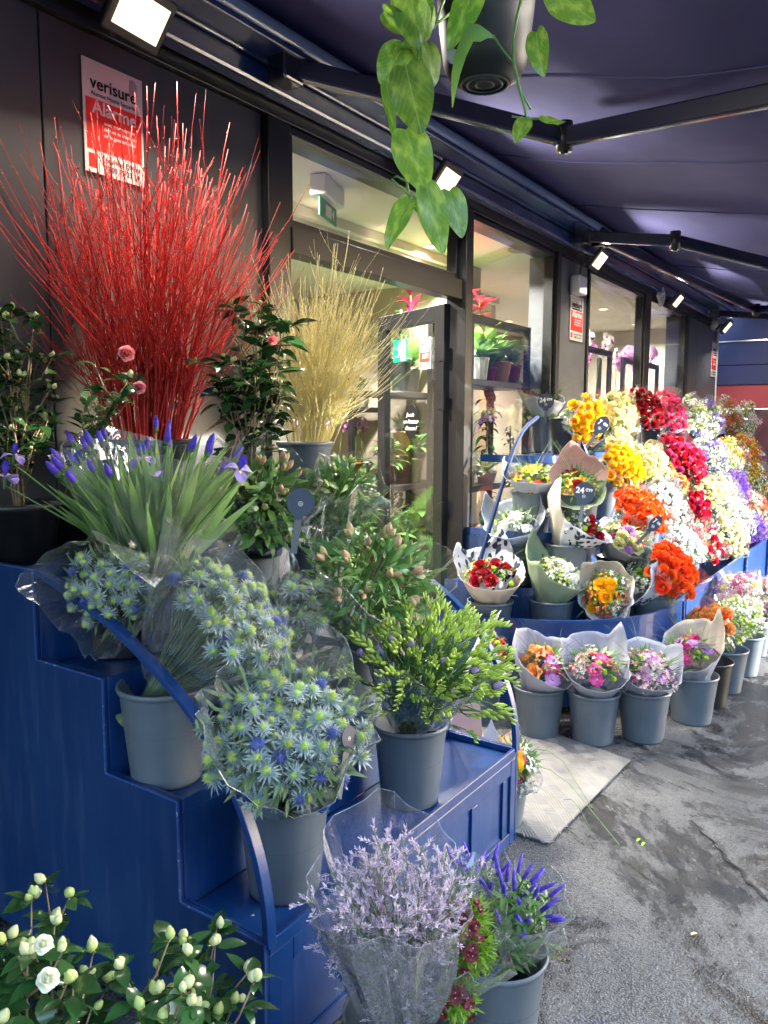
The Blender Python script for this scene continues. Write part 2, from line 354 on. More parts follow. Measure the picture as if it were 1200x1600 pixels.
# ================================================================== GROUND
def asphalt():
    m = bpy.data.materials.new('wet_asphalt'); m.use_nodes = True; t = m.node_tree; N = t.nodes; Lk = t.links
    b = N['Principled BSDF']; tc = N.new('ShaderNodeTexCoord')
    def noise_(s, d=4, dist=0., rough=.6):
        n = N.new('ShaderNodeTexNoise'); n.inputs['Scale'].default_value = s; n.inputs['Detail'].default_value = d
        n.inputs['Distortion'].default_value = dist; n.inputs['Roughness'].default_value = rough
        Lk.new(tc.outputs['Object'], n.inputs['Vector']); return n.outputs[0]
    def rng(v, a, c, lo=0., hi=1.):
        r = N.new('ShaderNodeMapRange'); r.inputs[1].default_value = a; r.inputs[2].default_value = c
        r.inputs[3].default_value = lo; r.inputs[4].default_value = hi; Lk.new(v, r.inputs[0]); return r.outputs[0]
    def mix(f, a, c):
        x = N.new('ShaderNodeMix'); x.data_type = 'RGBA'
        for k, v in (('A', a), ('B', c)):
            if isinstance(v, tuple): x.inputs[k].default_value = (*v, 1)
            else: Lk.new(v, x.inputs[k])
        Lk.new(f, x.inputs['Factor']); return x.outputs['Result']
    def math_(op, a, c):
        x = N.new('ShaderNodeMath'); x.operation = op; x.use_clamp = True
        for i, v in enumerate((a, c)):
            if isinstance(v, float): x.inputs[i].default_value = v
            else: Lk.new(v, x.inputs[i])
        return x.outputs[0]
    big = noise_(1.15, 8, .8, .72); wet = rng(big, .47, .56)
    puddle = rng(noise_(2.1, 6, 1.2, .65), .56, .62)
    grime = rng(noise_(4.5, 6, .4), .35, .7)
    base = mix(grime, (.052,.054,.058), (.118,.119,.122))
    fine = rng(noise_(160, 4, 0, .75), .42, .64)
    base = mix(fine, base, (.23,.23,.225)); base = mix(rng(noise_(60, 6, .3, .8), .50, .62), base, (.030,.030,.031))
    vo = N.new('ShaderNodeTexVoronoi'); vo.inputs['Scale'].default_value = 170; Lk.new(tc.outputs['Object'], vo.inputs['Vector'])
    st = rng(vo.outputs['Distance'], .22, .12)
    vc = N.new('ShaderNodeSeparateColor'); Lk.new(vo.outputs['Color'], vc.inputs[0])
    st = math_('MULTIPLY', st, rng(vc.outputs[0], .62, .75))
    base = mix(st, base, (.46,.45,.43))
    base = mix(wet, base, (.013,.013,.014))
    base = mix(puddle, base, (.015,.015,.016))
    Lk.new(base, b.inputs['Base Color'])
    ro = rng(wet, 0, 1, .40, .16); ro = math_('SUBTRACT', ro, math_('MULTIPLY', puddle, .08)); Lk.new(ro, b.inputs['Roughness'])
    b.inputs['Specular IOR Level'].default_value = .5
    h = noise_(120, 5, 0, .75); v2 = N.new('ShaderNodeTexVoronoi'); v2.inputs['Scale'].default_value = 150; Lk.new(tc.outputs['Object'], v2.inputs['Vector'])
    ad = N.new('ShaderNodeMath'); ad.operation = 'ADD'; Lk.new(h, ad.inputs[0]); Lk.new(v2.outputs['Distance'], ad.inputs[1])
    bp = N.new('ShaderNodeBump'); bp.inputs['Distance'].default_value = .011
    Lk.new(rng(puddle, 0, 1, .75, .35), bp.inputs['Strength']); Lk.new(ad.outputs[0], bp.inputs['Height']); Lk.new(bp.outputs[0], b.inputs['Normal'])
    return m
M['asphalt'] = asphalt()
mb = MB(); mb.add([(-90,-90,0),(110,-90,0),(110,90,0),(-90,90,0)], [(0,1,2,3)])
struct(mb.build('ground', M['asphalt']))
# asphalt crack: thin dark strip standing in for the shaded recess
M['crack_dark'] = mat('crack_strip', (.008,.008,.009), .25, (.02,.02,.02), 90, 3, bump=.6, bs=120)
mb = MB(); a = at_z(1080, 1282, 0); b_ = at_z(1215, 1425, 0); pts = []
for i in range(31):
    t = i/30; p = a.lerp(b_, t); n_ = Vector((-(b_-a).y, (b_-a).x, 0)).normalized()
    pts.append((p+n_*(.025*noise.noise(Vector((t*9, 3, 1)))), .002+.006*t*(1+1.6*noise.noise(Vector((t*25, 1, 0)))), n_))
vs = []; 
for p, wd, n_ in pts: vs += [(p+n_*wd+Vector((0,0,.002)))[:], (p-n_*wd+Vector((0,0,.002)))[:]]
mb.add([(x,y,.002) for x,y,_ in vs]+[(x,y,.005) for x,y,_ in vs], [(62+2*i,62+2*i+1,62+2*i+3,62+2*i+2) for i in range(30)]+[(2*i,2*i+2,62+2*i+2,62+2*i) for i in range(30)]+[(2*i+1,62+2*i+1,62+2*i+3,2*i+3) for i in range(30)])
struct(mb.build('road_crack', M['crack_dark']))
# ------------------------------------------------------------------ tread plate ramp
M['tread'] = mat('worn_aluminium', (.21,.205,.195), .55, (.155,.15,.145), 9, 5, .4, .7, metal=.1, bump=.05, bs=60)
M['tread_bar'] = mat('polished_tread', (.27,.255,.235), .5, (.22,.21,.19), 12, 4, metal=.1)
t_ = thing('tread_plate', 'grey chequered metal tread plate lying on the wet asphalt in front of the shop door', 'metal plate', (2.1, 1.06, 0))
P = [(2.70,1.08),(3.63,1.055),(3.80,1.80),(3.88,2.42),(2.70,2.42)]
mb = MB(); mb.poly([(x-2.1, y-1.06) for x, y in P], .008, Matrix.Translation((0,0,.004))); mb.build('sheet', M['tread'], t_)
mb = MB(); cell = .070; bx = np.array([(-.026,-.0032,0),(.026,-.0032,0),(.026,.0032,0),(-.026,.0032,0),(-.021,-.0012,.0016),(.021,-.0012,.0016),(.021,.0012,.0016),(-.021,.0012,.0016)])
bf = [(4,5,6,7),(0,1,5,4),(1,2,6,5),(2,3,7,6),(3,0,4,7)]
for i in range(17):
    for j in range(19):
        cx, cyy = 2.72+i*cell, 1.10+j*cell
        xmax = 3.63+(cyy-1.055)*.19 - .035
        if cx > xmax or cyy > 2.4: continue
        an = rad(40) if (i+j) % 2 else rad(-50)
        for k in range(-2, 3):
            ox, oy = -math.sin(an)*k*.0120, math.cos(an)*k*.0120
            mb.add(bx, bf, Matrix.Translation((cx-2.1+ox, cyy-1.06+oy, .012)) @ Matrix.Rotation(an, 4, 'Z'))
mb.build('tread_bars', M['tread_bar'], t_, kind='stuff')

# ================================================================== SHOP BUILDING
shop = thing('flower_shop', 'charcoal flower shop front with glazed windows, open black door and grey pillars', 'shop', (0, 2.45, 0))
FY = 2.45
def sbox(name, x0, x1, y0, y1, z0, z1, mt, parent=None, bevel=.003):
    mb = MB(); mb.box(x0, x1, y0-(FY if parent in (None, shop) else 0), y1-(FY if parent in (None, shop) else 0), z0, z1)
    return mb.build(name, M[mt], parent or shop, bevel=bevel)
sbox('wall_panel', -4, .55, 2.45, 2.65, 0, 2.93, 'facade'); sbox('wall_panel', .556, 1.58, 2.45, 2.65, 0, 2.93, 'facade')
sbox('wall_panel', 1.586, 2.62, 2.45, 2.65, 0, 2.93, 'facade')
sbox('header', -4, 11.9, 2.42, 2.66, 2.93, 3.06, 'frame'); sbox('upper_wall', -4, 11.9, 2.45, 2.66, 3.062, 5.2, 'facade')
sbox('fascia', -4, 11.9, 2.34, 2.417, 2.985, 3.075, 'cassette', bevel=.015)
sbox('door_post', 2.622, 2.765, 2.41, 2.52, 0, 2.927, 'frame')
sbox('door_post', 4.355, 4.415, 2.38, 2.52, 0, 2.927, 'frame'); sbox('door_post', 4.418, 4.50, 2.41, 2.52, 0, 2.927, 'frame')
sbox('transom', 2.768, 4.352, 2.40, 2.50, 2.37, 2.485, 'frame')
def window(x0, x1, z0, z1, bars=()):
    fr = MB(); wd = .035
    for a in ((x0, x1, z1-wd, z1), (x0, x1, z0, z0+wd)): fr.box(a[0], a[1], -.02, .05, a[2], a[3])
    fr.box(x0, x0+wd, -.02, .05, z0+wd, z1-wd); fr.box(x1-wd, x1, -.02, .05, z0+wd, z1-wd)
    o = fr.build('window', M['frame'], shop, bevel=.003)
    g = MB(); g.box(x0+wd, x1-wd, .012, .018, z0+wd, z1-wd); g.build('pane', M['glass'], o)
    return o
window(2.768, 4.352, 2.488, 2.925)
window(4.503, 5.86, .16, 2.925); sbox('sill', 4.503, 5.86, 2.42, 2.55, .02, .157, 'frame')
sbox('door_post', 5.863, 5.925, 2.40, 2.52, 0, 2.927, 'frame'); sbox('door_post', 5.93, 5.985, 2.43, 2.52, 0, 2.927, 'frame')
sbox('pillar', 5.988, 6.62, 2.45, 2.7, 0, 2.927, 'facade_grey')
window(6.623, 8.20, .16, 2.925); sbox('mullion', 8.203, 8.39, 2.41, 2.52, 0, 2.927, 'frame'); window(8.393, 9.93, .16, 2.925)
sbox('mullion', 9.933, 10.05, 2.42, 2.52, 0, 2.927, 'frame')
sbox('wall_panel', 10.053, 10.6, 2.45, 2.7, 0, 2.927, 'facade_grey'); sbox('wall_panel', 10.606, 11.75, 2.45, 2.7, 0, 2.927, 'facade_grey')
sbox('corner_trim', 11.753, 11.80, 2.44, 2.7, 0, 2.927, 'white')
sbox('base_wall', 6.623, 8.2, 2.46, 2.5, 0, .158, 'frame'); sbox('base_wall', 8.393, 9.93, 2.46, 2.5, 0, .158, 'frame')
# interior
sbox('interior_floor', -1, 11.7, 2.54, 5.6, 0, .03, 'floor_in', bevel=0)
sbox('interior_ceiling', -1, 11.7, 2.66, 5.6, 2.965, 3.05, 'ceil', bevel=0)
sbox('interior_wall', -1, 11.7, 5.3, 5.4, .03, 2.965, 'cream2', bevel=0)
sbox('interior_wall', 1.9, 1.96, 2.66, 5.3, .03, 2.965, 'cream2', bevel=0)
sbox('interior_wall', 7.9, 8.0, 4.0, 5.3, .03, 2.965, 'cream', bevel=0)
sbox('interior_wall', 5.9, 6.3, 3.3, 5.3, .03, 2.965, 'cream2', bevel=0)
sbox('interior_wall', 11.5, 11.6, 2.7, 5.3, .03, 2.965, 'cream', bevel=0)
sbox('cornice', 1.962, 5.9, 3.30, 3.36, 2.90, 2.963, 'ceil'); sbox('soffit', 1.962, 5.898, 3.363, 5.3, 2.80, 2.963, 'ceil')
sbox('cornice', 6.302, 7.898, 3.9, 3.98, 2.90, 2.963, 'ceil')
sbox('dark_cabinet', 6.32, 7.85, 3.95, 4.4, .04, 2.55, 'wood')
# wall outlet behind the second window
mb = MB(); mb.box(-.006, .0, -.045, .045, -.045, .045); o = mb.build('wall_socket', M['white'], shop, bevel=.003); o.location = (5.895, 3.45-2.45, 2.55)
mb = MB(); mb.lathe([(.0,0),(.02,0),(.02,-.004),(.017,-.004)], 16, (0,0,0)); q = mb.build('socket_hole', M['black_metal'], o); q.rotation_euler = (0, rad(90), 0); q.location = (-.007, 0, 0)
# ceiling vents
for x, y, z in ((at_z(815,390,2.962)), (at_z(1044,492,2.962))):
    mb = MB()
    for rr in (.11, .085, .06, .035): mb.lathe([(rr,0),(rr,-.008),(rr-.012,-.008),(rr-.012,0)], 24)
    o = mb.build('ceiling_vent', M['steel'], shop); o.location = (x, y-FY, z)
# ------------------------------------------------------------------ open door leaf
door = MB(); DW, DZ0, DZ1 = .80, .03, 2.35
for a in ((0, .10, DZ0, DZ1), (DW-.10, DW, DZ0, DZ1)): door.box(a[0], a[1], -.025, .025, a[2], a[3])
door.box(.10, DW-.10, -.025, .025, DZ1-.10, DZ1); door.box(.10, DW-.10, -.025, .025, DZ0, DZ0+.22)
dr = door.build('door', M['frame'], shop, bevel=.004); dr.location = (4.335, 2.50-FY, 0); dr.rotation_euler = (0, 0, rad(66))
mb = MB(); mb.box(.105, DW-.105, -.004, .004, .26, DZ1-.105); mb.build('glass_pane', M['glass'], dr)
for z in (2.05, 1.75, 1.05, .4):
    mb = MB(); mb.tube([(-.012,.03,z-.06), (-.012,.03,z+.06)], .011, 10); mb.box(-.01,.05,.026,.032,z-.05,z+.05); mb.build('hinge', M['black_metal'], dr)
mb = MB(); mb.tube([(DW-.05,-.03,1.0),(DW-.05,-.075,1.0),(DW-.05,-.075,1.5),(DW-.05,-.03,1.5)], .012, 8); mb.build('handle', M['black_metal'], dr)

# ------------------------------------------------------------------ lettering
_tc = {}
def text(s, size, mt, parent, loc, q=None, align='CENTER', sx=1., bold=0., shear=0., name='lettering'):
    cu = bpy.data.curves.new('t', 'FONT'); cu.body = s; cu.size = size; cu.align_x = align; cu.align_y = 'CENTER'
    cu.extrude = .0004; cu.offset = bold; cu.shear = shear; cu.resolution_u = 3
    o = bpy.data.objects.new('t', cu); COL.objects.link(o)
    dg = bpy.context.evaluated_depsgraph_get(); me = bpy.data.meshes.new_from_object(o.evaluated_get(dg))
    bpy.data.objects.remove(o); me.materials.clear(); me.materials.append(mt)
    t = link(name, me, parent, loc, q, (sx, 1, 1)); return t
WALLQ = Euler((PI/2, 0, 0)).to_quaternion()           # text plane facing the street (-Y)
M['ink'] = mat('dark_ink', (.006,.006,.007), .6, spec=.2); M['paper_w'] = mat('sign_white', (.74,.72,.68), .4, (.70,.67,.62), 6, 3)
M['sign_red'] = mat('sign_red', (.80,.035,.018), .4, (.72,.03,.018), 5, 3); M['ink_grey'] = mat('grey_ink', (.35,.34,.34), .6)
M['ink_white'] = mat('white_ink', (.80,.78,.76), .5); M['exit_green'] = mat('exit_green', (.0,.25,.10), .4)
def alarm_sign(label, cx, y, cz, wd, h, q=None, group='alarm signs on the shop front'):
    t = thing('alarm_sign', label, 'sign', (cx, y, cz), q, group)
    mb = MB(); mb.box(-wd/2, wd/2, -.004, 0, -h/2, h/2); mb.build('board', M['paper_w'], t, bevel=.001)
    mb = MB(); mb.box(-wd*.46, wd*.46, -.0055, -.0042, -h*.29, h*.16); mb.build('red_field', M['sign_red'], t)
    text('verisure', wd*.235, M['ink'], t, (0, -.006, h*.30), WALLQ, bold=.0004*wd*8)
    text('Alarme Haute Sécurité', wd*.082, M['ink'], t, (0, -.006, h*.205), WALLQ)
    text('Alarme', wd*.25, M['ink_white'], t, (0, -.007, h*.085), WALLQ, bold=.0012*wd*4)
    for k, s_ in enumerate(('avec intervention', 'de nos équipes et', 'de la gendarmerie')):
        text(s_, wd*.075, M['ink_white'], t, (wd*.08, -.007, -h*(.03+.055*k)), WALLQ)
    text('Sécuritas Direct', wd*.10, M['ink'], t, (wd*.10, -.006, -h*.355), WALLQ)
    text('0 800 22 23 24', wd*.10, M['ink'], t, (wd*.10, -.006, -h*.43), WALLQ)
    mb = MB(); mb.poly([(-.3,-.5),(.3,-.5),(.35,.2),(.1,.5),(-.25,.4)], .001, Matrix.Translation((wd*.33,-.005,h*.40)) @ WALLQ.to_matrix().to_4x4() @ Matrix.Scale(wd*.22,4)); mb.build('emblem', M['ink_grey'], t)
    mb = MB(); mb.box(-wd*.44, -wd*.30, -.0055, -.0042, -h*.45, -h*.33); mb.build('emblem', M['sign_red'], t)
    return t
alarm_sign('large white and red alarm sign on the dark wall behind the red twigs', 1.858, 2.445, 2.655, .25, .375)
alarm_sign('white and red alarm sign on the grey pillar below the white sensor box', 6.38, 2.445, 2.48, .29, .36)
alarm_sign('small red alarm sign at the far corner of the grey wall', 11.56, 2.445, 2.50, .30, .46)
dqf = None
al = alarm_sign('small alarm sticker on the glass of the open door', 0, 0, 0, .13, .20)
dq = Euler((0,0,rad(66))).to_quaternion()
def on_door(u, z, off=.012): p = dr.location + Vector((0, FY, 0)); return p + dq @ Vector((u, off, z))
al.location = on_door(.22, 2.06); dqf = dq @ Quaternion((0,0,1), PI); al.rotation_euler = dqf.to_euler()
t = thing('exit_sign', 'green emergency exit sticker with running man on the door glass', 'sign', on_door(.52, 2.10), dqf)
mb = MB(); mb.box(-.085,.085,-.003,0,-.075,.075); mb.build('board', M['exit_green'], t)
mb = MB(); MM = Matrix.Translation((.0,-.0045,0)) @ WALLQ.to_matrix().to_4x4() @ Matrix.Scale(.075,4)
mb.poly([(.35,-.9),(.95,-.9),(.95,.9),(.35,.9)], .01, MM); 
mb.poly([(.12*math.cos(k)+.02,.12*math.sin(k)+.62) for k in np.linspace(0,2*PI,10)[:-1]], .01, MM)
for p_ in ([(-.18,.42),(.1,.46),(.16,-.05),(-.1,-.1)], [(-.15,.4),(-.5,.15),(-.42,.05),(-.12,.25)], [(.1,.4),(.30,.12),(.24,.06),(.06,.28)], [(-.08,-.05),(-.35,-.45),(-.75,-.42),(-.75,-.54),(-.27,-.58),(.08,-.1)], [(.02,-.08),(.22,-.42),(.10,-.85),(.22,-.88),(.34,-.40),(.16,-.05)]):
    mb.poly(p_, .012, MM)
mb.build('running_man', M['ink_white'], t)
t = thing('door_sticker', 'black oval sticker with white handwriting on the door glass', 'sticker', on_door(.38, 1.62), dqf)
mb = MB(); mb.poly([(.085*math.cos(k), .115*math.sin(k)) for k in np.linspace(0,2*PI,33)[:-1]], .002, WALLQ.to_matrix().to_4x4()); mb.build('oval', M['ink'], t)
for s_, z, u in (('Je suis', .045, -.01), ('un Amateur', 0, 0), ('Custom !', -.045, 0)): text(s_, .036, M['ink_white'], t, (u, -.004, z), WALLQ, shear=.4, bold=.0006)
# exit light on the ceiling, ceiling spots
t = thing('exit_light', 'white emergency light with green pictogram under the shop ceiling', 'emergency light', at_z(512, 288, 2.95), Euler((0,0,rad(20))).to_quaternion())
mb = MB(); mb.box(-.17,.17,-.05,.05,-.10,.012); mb.build('housing', M['white'], t, bevel=.012)
mb = MB(); mb.box(-.15,.15,-.004,.004,-.20,-.101); mb.build('sign_plate', M['exit_green'], t)
mb = MB(); mb.box(-.05,.05,-.006,-.0045,-.18,-.12); mb.poly([(.06,-.15),(.10,-.12),(.10,-.18)], .001, Matrix(((1,0,0,0),(0,0,1,-.006),(0,1,0,0),(0,0,0,1)))); mb.build('pictogram', M['ink_white'], t)
M['spot_glow'] = mat('spot_glow', (1,.80,.55), .5, emit=2.)
def ceiling_spot(p, label, e=11.):
    t = thing('ceiling_spot', label, 'spotlight', p, None, 'round spotlights in the shop ceiling')
    mb = MB(); mb.lathe([(.062,0),(.062,-.008),(.045,-.012),(.043,.01)], 20); mb.build('ring', M['white'], t)
    mb = MB(); mb.lathe([(0.0001,0),(.042,0)], 20, (0,0,-.004)); mb.build('glowing_disc', M['spot_glow'], t)
    l = bpy.data.lights.new('lamp', 'AREA'); l.shape = 'DISK'; l.size = .09; l.energy = e; l.color = (1,.92,.80); l.spread = rad(150)
    o = link('lamp', l, t, (0,0,-.02))
ceiling_spot(at_z(497,360,2.799), 'round spotlight in the shop ceiling above the yellow twigs')
ceiling_spot(at_z(597,396,2.799), 'round ceiling spotlight nearest the open door')
SPW = ('above the door opening', 'behind the second window', 'by the inner corner wall', 'behind the third window', 'behind the last window', 'near the far corner wall', 'deep behind the grey pillar', 'deep behind the last window')
for k, (x, y) in enumerate([(3.2, 2.95), (5.2, 2.95), (5.3, 3.2), (7.4, 3.1), (9.2, 3.2), (10.8, 3.3), (6.9, 4.6), (9.6, 4.6)]):  # extra ceiling spots added to brighten the shop interior
    ceiling_spot((x, y, 2.79 if (y > 3.37 and x < 5.9) else 2.964), 'round spotlight in the shop ceiling '+SPW[k], 13)

# ================================================================== AWNING
aw = thing('awning', 'large navy cloth awning with folding arms stretched over the pavement', 'awning', (0, 2.3, 3.2))
AO = Vector((0, 2.3, 3.2))
def awz(x, y):
    s_ = (2.38-y); z = 3.27-.15*s_
    z -= .05*math.sin(PI*min(1, max(0, s_/2.5)))*(1+.8*math.sin(x*1.9+.7))
    z += .012*noise.noise(Vector((x*1.1+s_*.9, y*1.6, 0)))*2 + .004*noise.noise(Vector((x*4-s_*3, y*3, 5)))
    return z
nx, ny = 150, 60; vs = []; fs = []
for i in range(nx+1):
    for j in range(ny+1):
        x = -2.2+15.0*i/nx; y = 2.38-2.55*j/ny; vs.append((x, y-AO.y, awz(x, y)-AO.z))
for i in range(nx):
    for j in range(ny): a = i*(ny+1)+j; fs.append((a, a+ny+1, a+ny+2, a+1))
mb = MB(); mb.add(vs, fs); o = mb.build('fabric', M['awning'], aw, smooth=True); so = o.modifiers.new('solid', 'SOLIDIFY'); so.thickness = .002; so.offset = 1
mb = MB()
for sx in (-.9, .45, 1.8, 3.15, 4.5, 5.85, 7.2, 8.55, 9.9, 11.25):
    pts = [(sx+.28*k/14, 2.36-2.52*k/14-AO.y, awz(sx+.28*k/14, 2.36-2.52*k/14)-AO.z-.006) for k in range(15)]
    mb.tube(pts, .0045, 4)
mb.build('seams', M['awning'], aw, kind='stuff')
mb = MB(); prof = []
for k in range(13): an = PI*2*k/12; prof.append((math.cos(an)*.055, math.sin(an)*.05))
v = [(x, 2.28-AO.y+p_[0], 3.17-AO.z+p_[1]) for x in (-2.2, 11.8) for p_ in prof]; mb.add(v, [(i, i+1, 14+i, 13+i) for i in range(12)])
mb.build('cassette', M['cassette_daylit'], aw, smooth=True)
mb = MB(); mb.box(-2.2, 11.8, 2.335-AO.y, 2.41-AO.y, 3.08-AO.z, 3.30-AO.z); mb.build('cassette_back', M['cassette'], aw, bevel=.01)
mb = MB(); mb.box(-2.2, 11.8, 2.20-AO.y, 2.33-AO.y, 3.085-AO.z, 3.115-AO.z); mb.build('cassette_lip', M['cassette'], aw, bevel=.008)
mb = MB(); mb.box(-2.2, 12.8, -.20-AO.y, -.15-AO.y, 2.78-AO.z, 2.88-AO.z); mb.build('front_bar', M['arm'], aw, bevel=.01)
mb = MB(); nv = 260
v = []; 
for k in range(nv+1):
    x = -2.2+15*k/nv; yy = -.195+.015*math.sin(k*.9)
    v += [(x, yy-AO.y, 2.78-AO.z), (x, yy+.01*math.sin(k*.5)-AO.y, 2.64+.012*math.cos(k*2.0)-AO.z)]
mb.add(v, [(2*k, 2*k+2, 2*k+3, 2*k+1) for k in range(nv)]); o = mb.build('valance', M['awning'], aw, smooth=True)
def arm(sh, el, tip, w=.045, h=.085):
    o = thing('arm', '', ''); del o['label']; del o['category']; o.parent = aw
    sh, el, tip = (Vector(p)-AO for p in (sh, el, tip))
    for n_, a, b_ in (('upper_arm', sh, el), ('forearm', el, tip)):
        mb = MB(); mb.bar(a, b_, w, h); mb.build(n_, M['arm'], o, bevel=.01)
    mb = MB(); mb.tube([el+Vector((0,0,-.065)), el+Vector((0,0,.065))], .038, 14); mb.tube([el+Vector((0,0,-.075)), el+Vector((0,0,-.065))], .02, 10)
    for k in range(5): mb.tube([el+Vector((.05*math.cos(k*.5),.05*math.sin(k*.5),-.03)), el+Vector((-.05*math.cos(k*.5),.05*math.sin(k*.5),.03))], .006, 5)
    mb.build('elbow', M['black_metal'], o, smooth=True)
    mb = MB(); mb.box(-.06,.06,-.05,.05,-.07,.07, M=Matrix.Translation(sh)); mb.build('shoulder_bracket', M['arm'], o, bevel=.01)
def ext(a, b_, y): a = Vector(a); b_ = Vector(b_); return a+(b_-a)*((y-a.y)/(b_.y-a.y))
e1 = at_z(882,214,2.93); arm(ext(e1, at_z(477,112,3.05), 2.26), e1, ext(e1, at_z(1200,150,2.80), -.12))
e2 = at_z(1055,376,2.95); arm(ext(e2, at_z(885,368,3.06), 2.26), e2, ext(e2, at_z(1200,412,2.80), -.12))
e4 = at_z(1182,484,2.95); arm(at_y(938,372,2.25), e4, e4+Vector((-.9,-1.8,-.1)))
arm(at_y(1118,490,2.26), at_z(1290,500,2.93), at_z(1290,500,2.93)+Vector((-1.0,-1.6,-.1)))
arm((1.28,2.25,2.98), (1.30,2.25,2.86), ext(at_z(0,62,2.80), at_z(160,4,2.74), -.12))

# ------------------------------------------------------------------ floodlights on the shop front
M['led'] = mat('led_panel', (1,.74,.44), .5, emit=.30)
def flood(px, py, label, sz=1., y=2.22, e=4.0):
    p = at_y(px, py, y); q = Euler((rad(-52), 0, rad(6))).to_quaternion()   # glass side is local -Z ... tilted to the street
    t = thing('floodlight', label, 'floodlight', p, q, 'floodlights along the shop front'); s_ = sz
    mb = MB(); mb.box(-.125*s_,.125*s_,-.09*s_,.09*s_,.006,.035); mb.box(-.06*s_,.06*s_,-.04*s_,.04*s_,.036,.06)
    mb.build('housing', M['black_metal'], t, bevel=.006)
    mb = MB(); mb.box(-.095*s_,.095*s_,-.06*s_,.06*s_,-.002,.005); mb.build('led_panel', M['led'], t)
    mb = MB(); mb.tube([(-.11*s_,0,.02),(-.11*s_,.03,.10),(.11*s_,.03,.10),(.11*s_,0,.02)], .006, 6); mb.tube([(0,.03,.10),(0,.11,.10)], .012, 8); mb.build('bracket', M['black_metal'], t)
    l = bpy.data.lights.new('lamp', 'AREA'); l.shape = 'RECTANGLE'; l.size = .18*s_; l.size_y = .11*s_; l.energy = e; l.color = (1,.93,.80)
    link('lamp', l, t, (0,0,-.006))
flood(222, 26, 'brightest lit floodlight above the red twigs and the large alarm sign', 1.0, 2.22)
flood(700, 284, 'lit floodlight behind the hanging leaves above the first window', .95)
flood(938, 408, 'lit floodlight above the grey pillar with the white sensor box', 1.0)
flood(1060, 471, 'lit floodlight above the last shop window', 1.0)
flood(1137, 512, 'smallest and farthest lit floodlight at the corner of the grey wall', 1.15)
# white sensor box with cable
p = at_y(905, 446, 2.40); t = thing('sensor_box', 'white plastic sensor box with a black cable on the grey pillar', 'sensor', p)
mb = MB(); mb.box(-.085,.085,-.04,.048,-.075,.075); mb.build('case', M['white'], t, bevel=.015)
mb = MB(); mb.tube([(0,0,.075),(.01,-.01,.16),(-.03,.0,.27),(.02,.01,.40),(.05,.02,.52)], .006, 6); mb.build('cable', M['black_metal'], t)
p = at_y(1033, 462, 2.36); t = thing('cable_knot', 'crumpled white plastic tape knotted under the blue cassette', 'tape', p)
mb = MB()
for k in range(7): mb.tube([(0,0,.1),(R(-.05,.05),R(-.03,.03),R(-.02,.04)),(R(-.05,.05),R(-.03,.03),R(-.12,-.05))], R(.010,.02), 5)
mb.build('tape', M['white'], t)
p = at_y(1118, 508, 2.38); t = thing('sensor_box', 'round white sensor on the far corner of the grey wall', 'sensor', p)
mb = MB(); ball(mb, .075, (0,0,0), 1, 1, 0, 8, 14); mb.build('case', M['white'], t, smooth=True)
mb = MB(); mb.tube([(0,0,-.07),(.02,0,-.15),(-.03,0,-.2)], .006, 6); mb.build('cable', M['black_metal'], t)

# ================================================================== NEIGHBOUR STALL, ADDED SUN-BLOCKING BUILDING
nb = thing('neighbour_stall', 'far market stall with navy shutters, red band and dark glass', 'stall', (12.7, 0, 0))
M['nb_navy'] = mat('shutter_navy', (.022,.024,.085), .7, (.028,.030,.10), 2, 4, bump=.15, bs=6, bd=.05)
M['nb_red'] = mat('red_signboard', (.36,.035,.045), .6, (.42,.05,.06), 1.5, 3)
M['nb_glass'] = mat('dark_reflective_glass', (.06,.02,.03), .12, (.16,.06,.07), 1.2, 4, .4, .65)
for z0, z1 in ((2.855,3.4), (2.50,2.848), (2.21,2.493)): mb = MB(); mb.box(0,.06,-4.5,2.9,z0,z1); mb.build('shutter', M['nb_navy'], nb, bevel=.008)
mb = MB(); mb.box(-.03,0,-4.5,2.9,2.84,2.858); mb.build('rail', M['steel'], nb); mb = MB(); mb.box(.061,.09,-4.5,2.9,2.1,3.4); mb.build('backing', M['nb_navy'], nb)
mb = MB(); mb.box(.04,.10,-4.5,2.9,1.86,2.205); mb.build('red_band', M['nb_red'], nb)
for k in range(5): mb = MB(); mb.box(.06,.09,-4.5+k*1.48+.03,-4.5+(k+1)*1.48-.03,.45,1.85); mb.build('glass_panel', M['nb_glass'], nb)
for k in range(6): mb = MB(); mb.box(.02,.10,-4.5+k*1.48-.028,-4.5+k*1.48+.028,0,1.855); mb.build('upright', M['steel'], nb)
mb = MB(); mb.box(.05,.10,-4.5,2.9,.0,.445); mb.build('plinth', M['nb_red'], nb)
M['stone'] = mat('pale_stone', (.42,.38,.31), .85, (.50,.46,.39), 1.2, 5, bump=.1, bs=8)
M['slate'] = mat('slate_roof', (.07,.075,.085), .6, (.10,.10,.11), 3, 4)
M['win'] = mat('street_window_glass', (.03,.035,.04), .08)
ob = thing('sun_block_building', 'pale stone apartment building on the other side of the street', 'building', (-8, -13, 0))  # unseen block added so its shadow covers the near part of the street
mb = MB(); mb.box(-16, 21.8, -8, 0, 0, 7.1); mb.build('wall', M['stone'], ob); mb = MB(); mb.box(-16.3, 21.9, -8.2, .3, 7.1, 7.4); mb.box(-16,21.6,-7.8,-.8,7.4,8.2); mb.build('roof', M['slate'], ob)
for fl in range(2):
    for k in range(18):
        mb = MB(); x0 = -15+k*2.05; z0 = 1.0+fl*3.4; mb.box(x0, x0+1.0, -.0, .05, z0, z0+2.1); wo = mb.build('window', M['stone'], ob)
        mb = MB(); mb.box(x0+.08, x0+.92, .052, .07, z0+.08, z0+2.02); mb.build('pane', M['win'], wo)

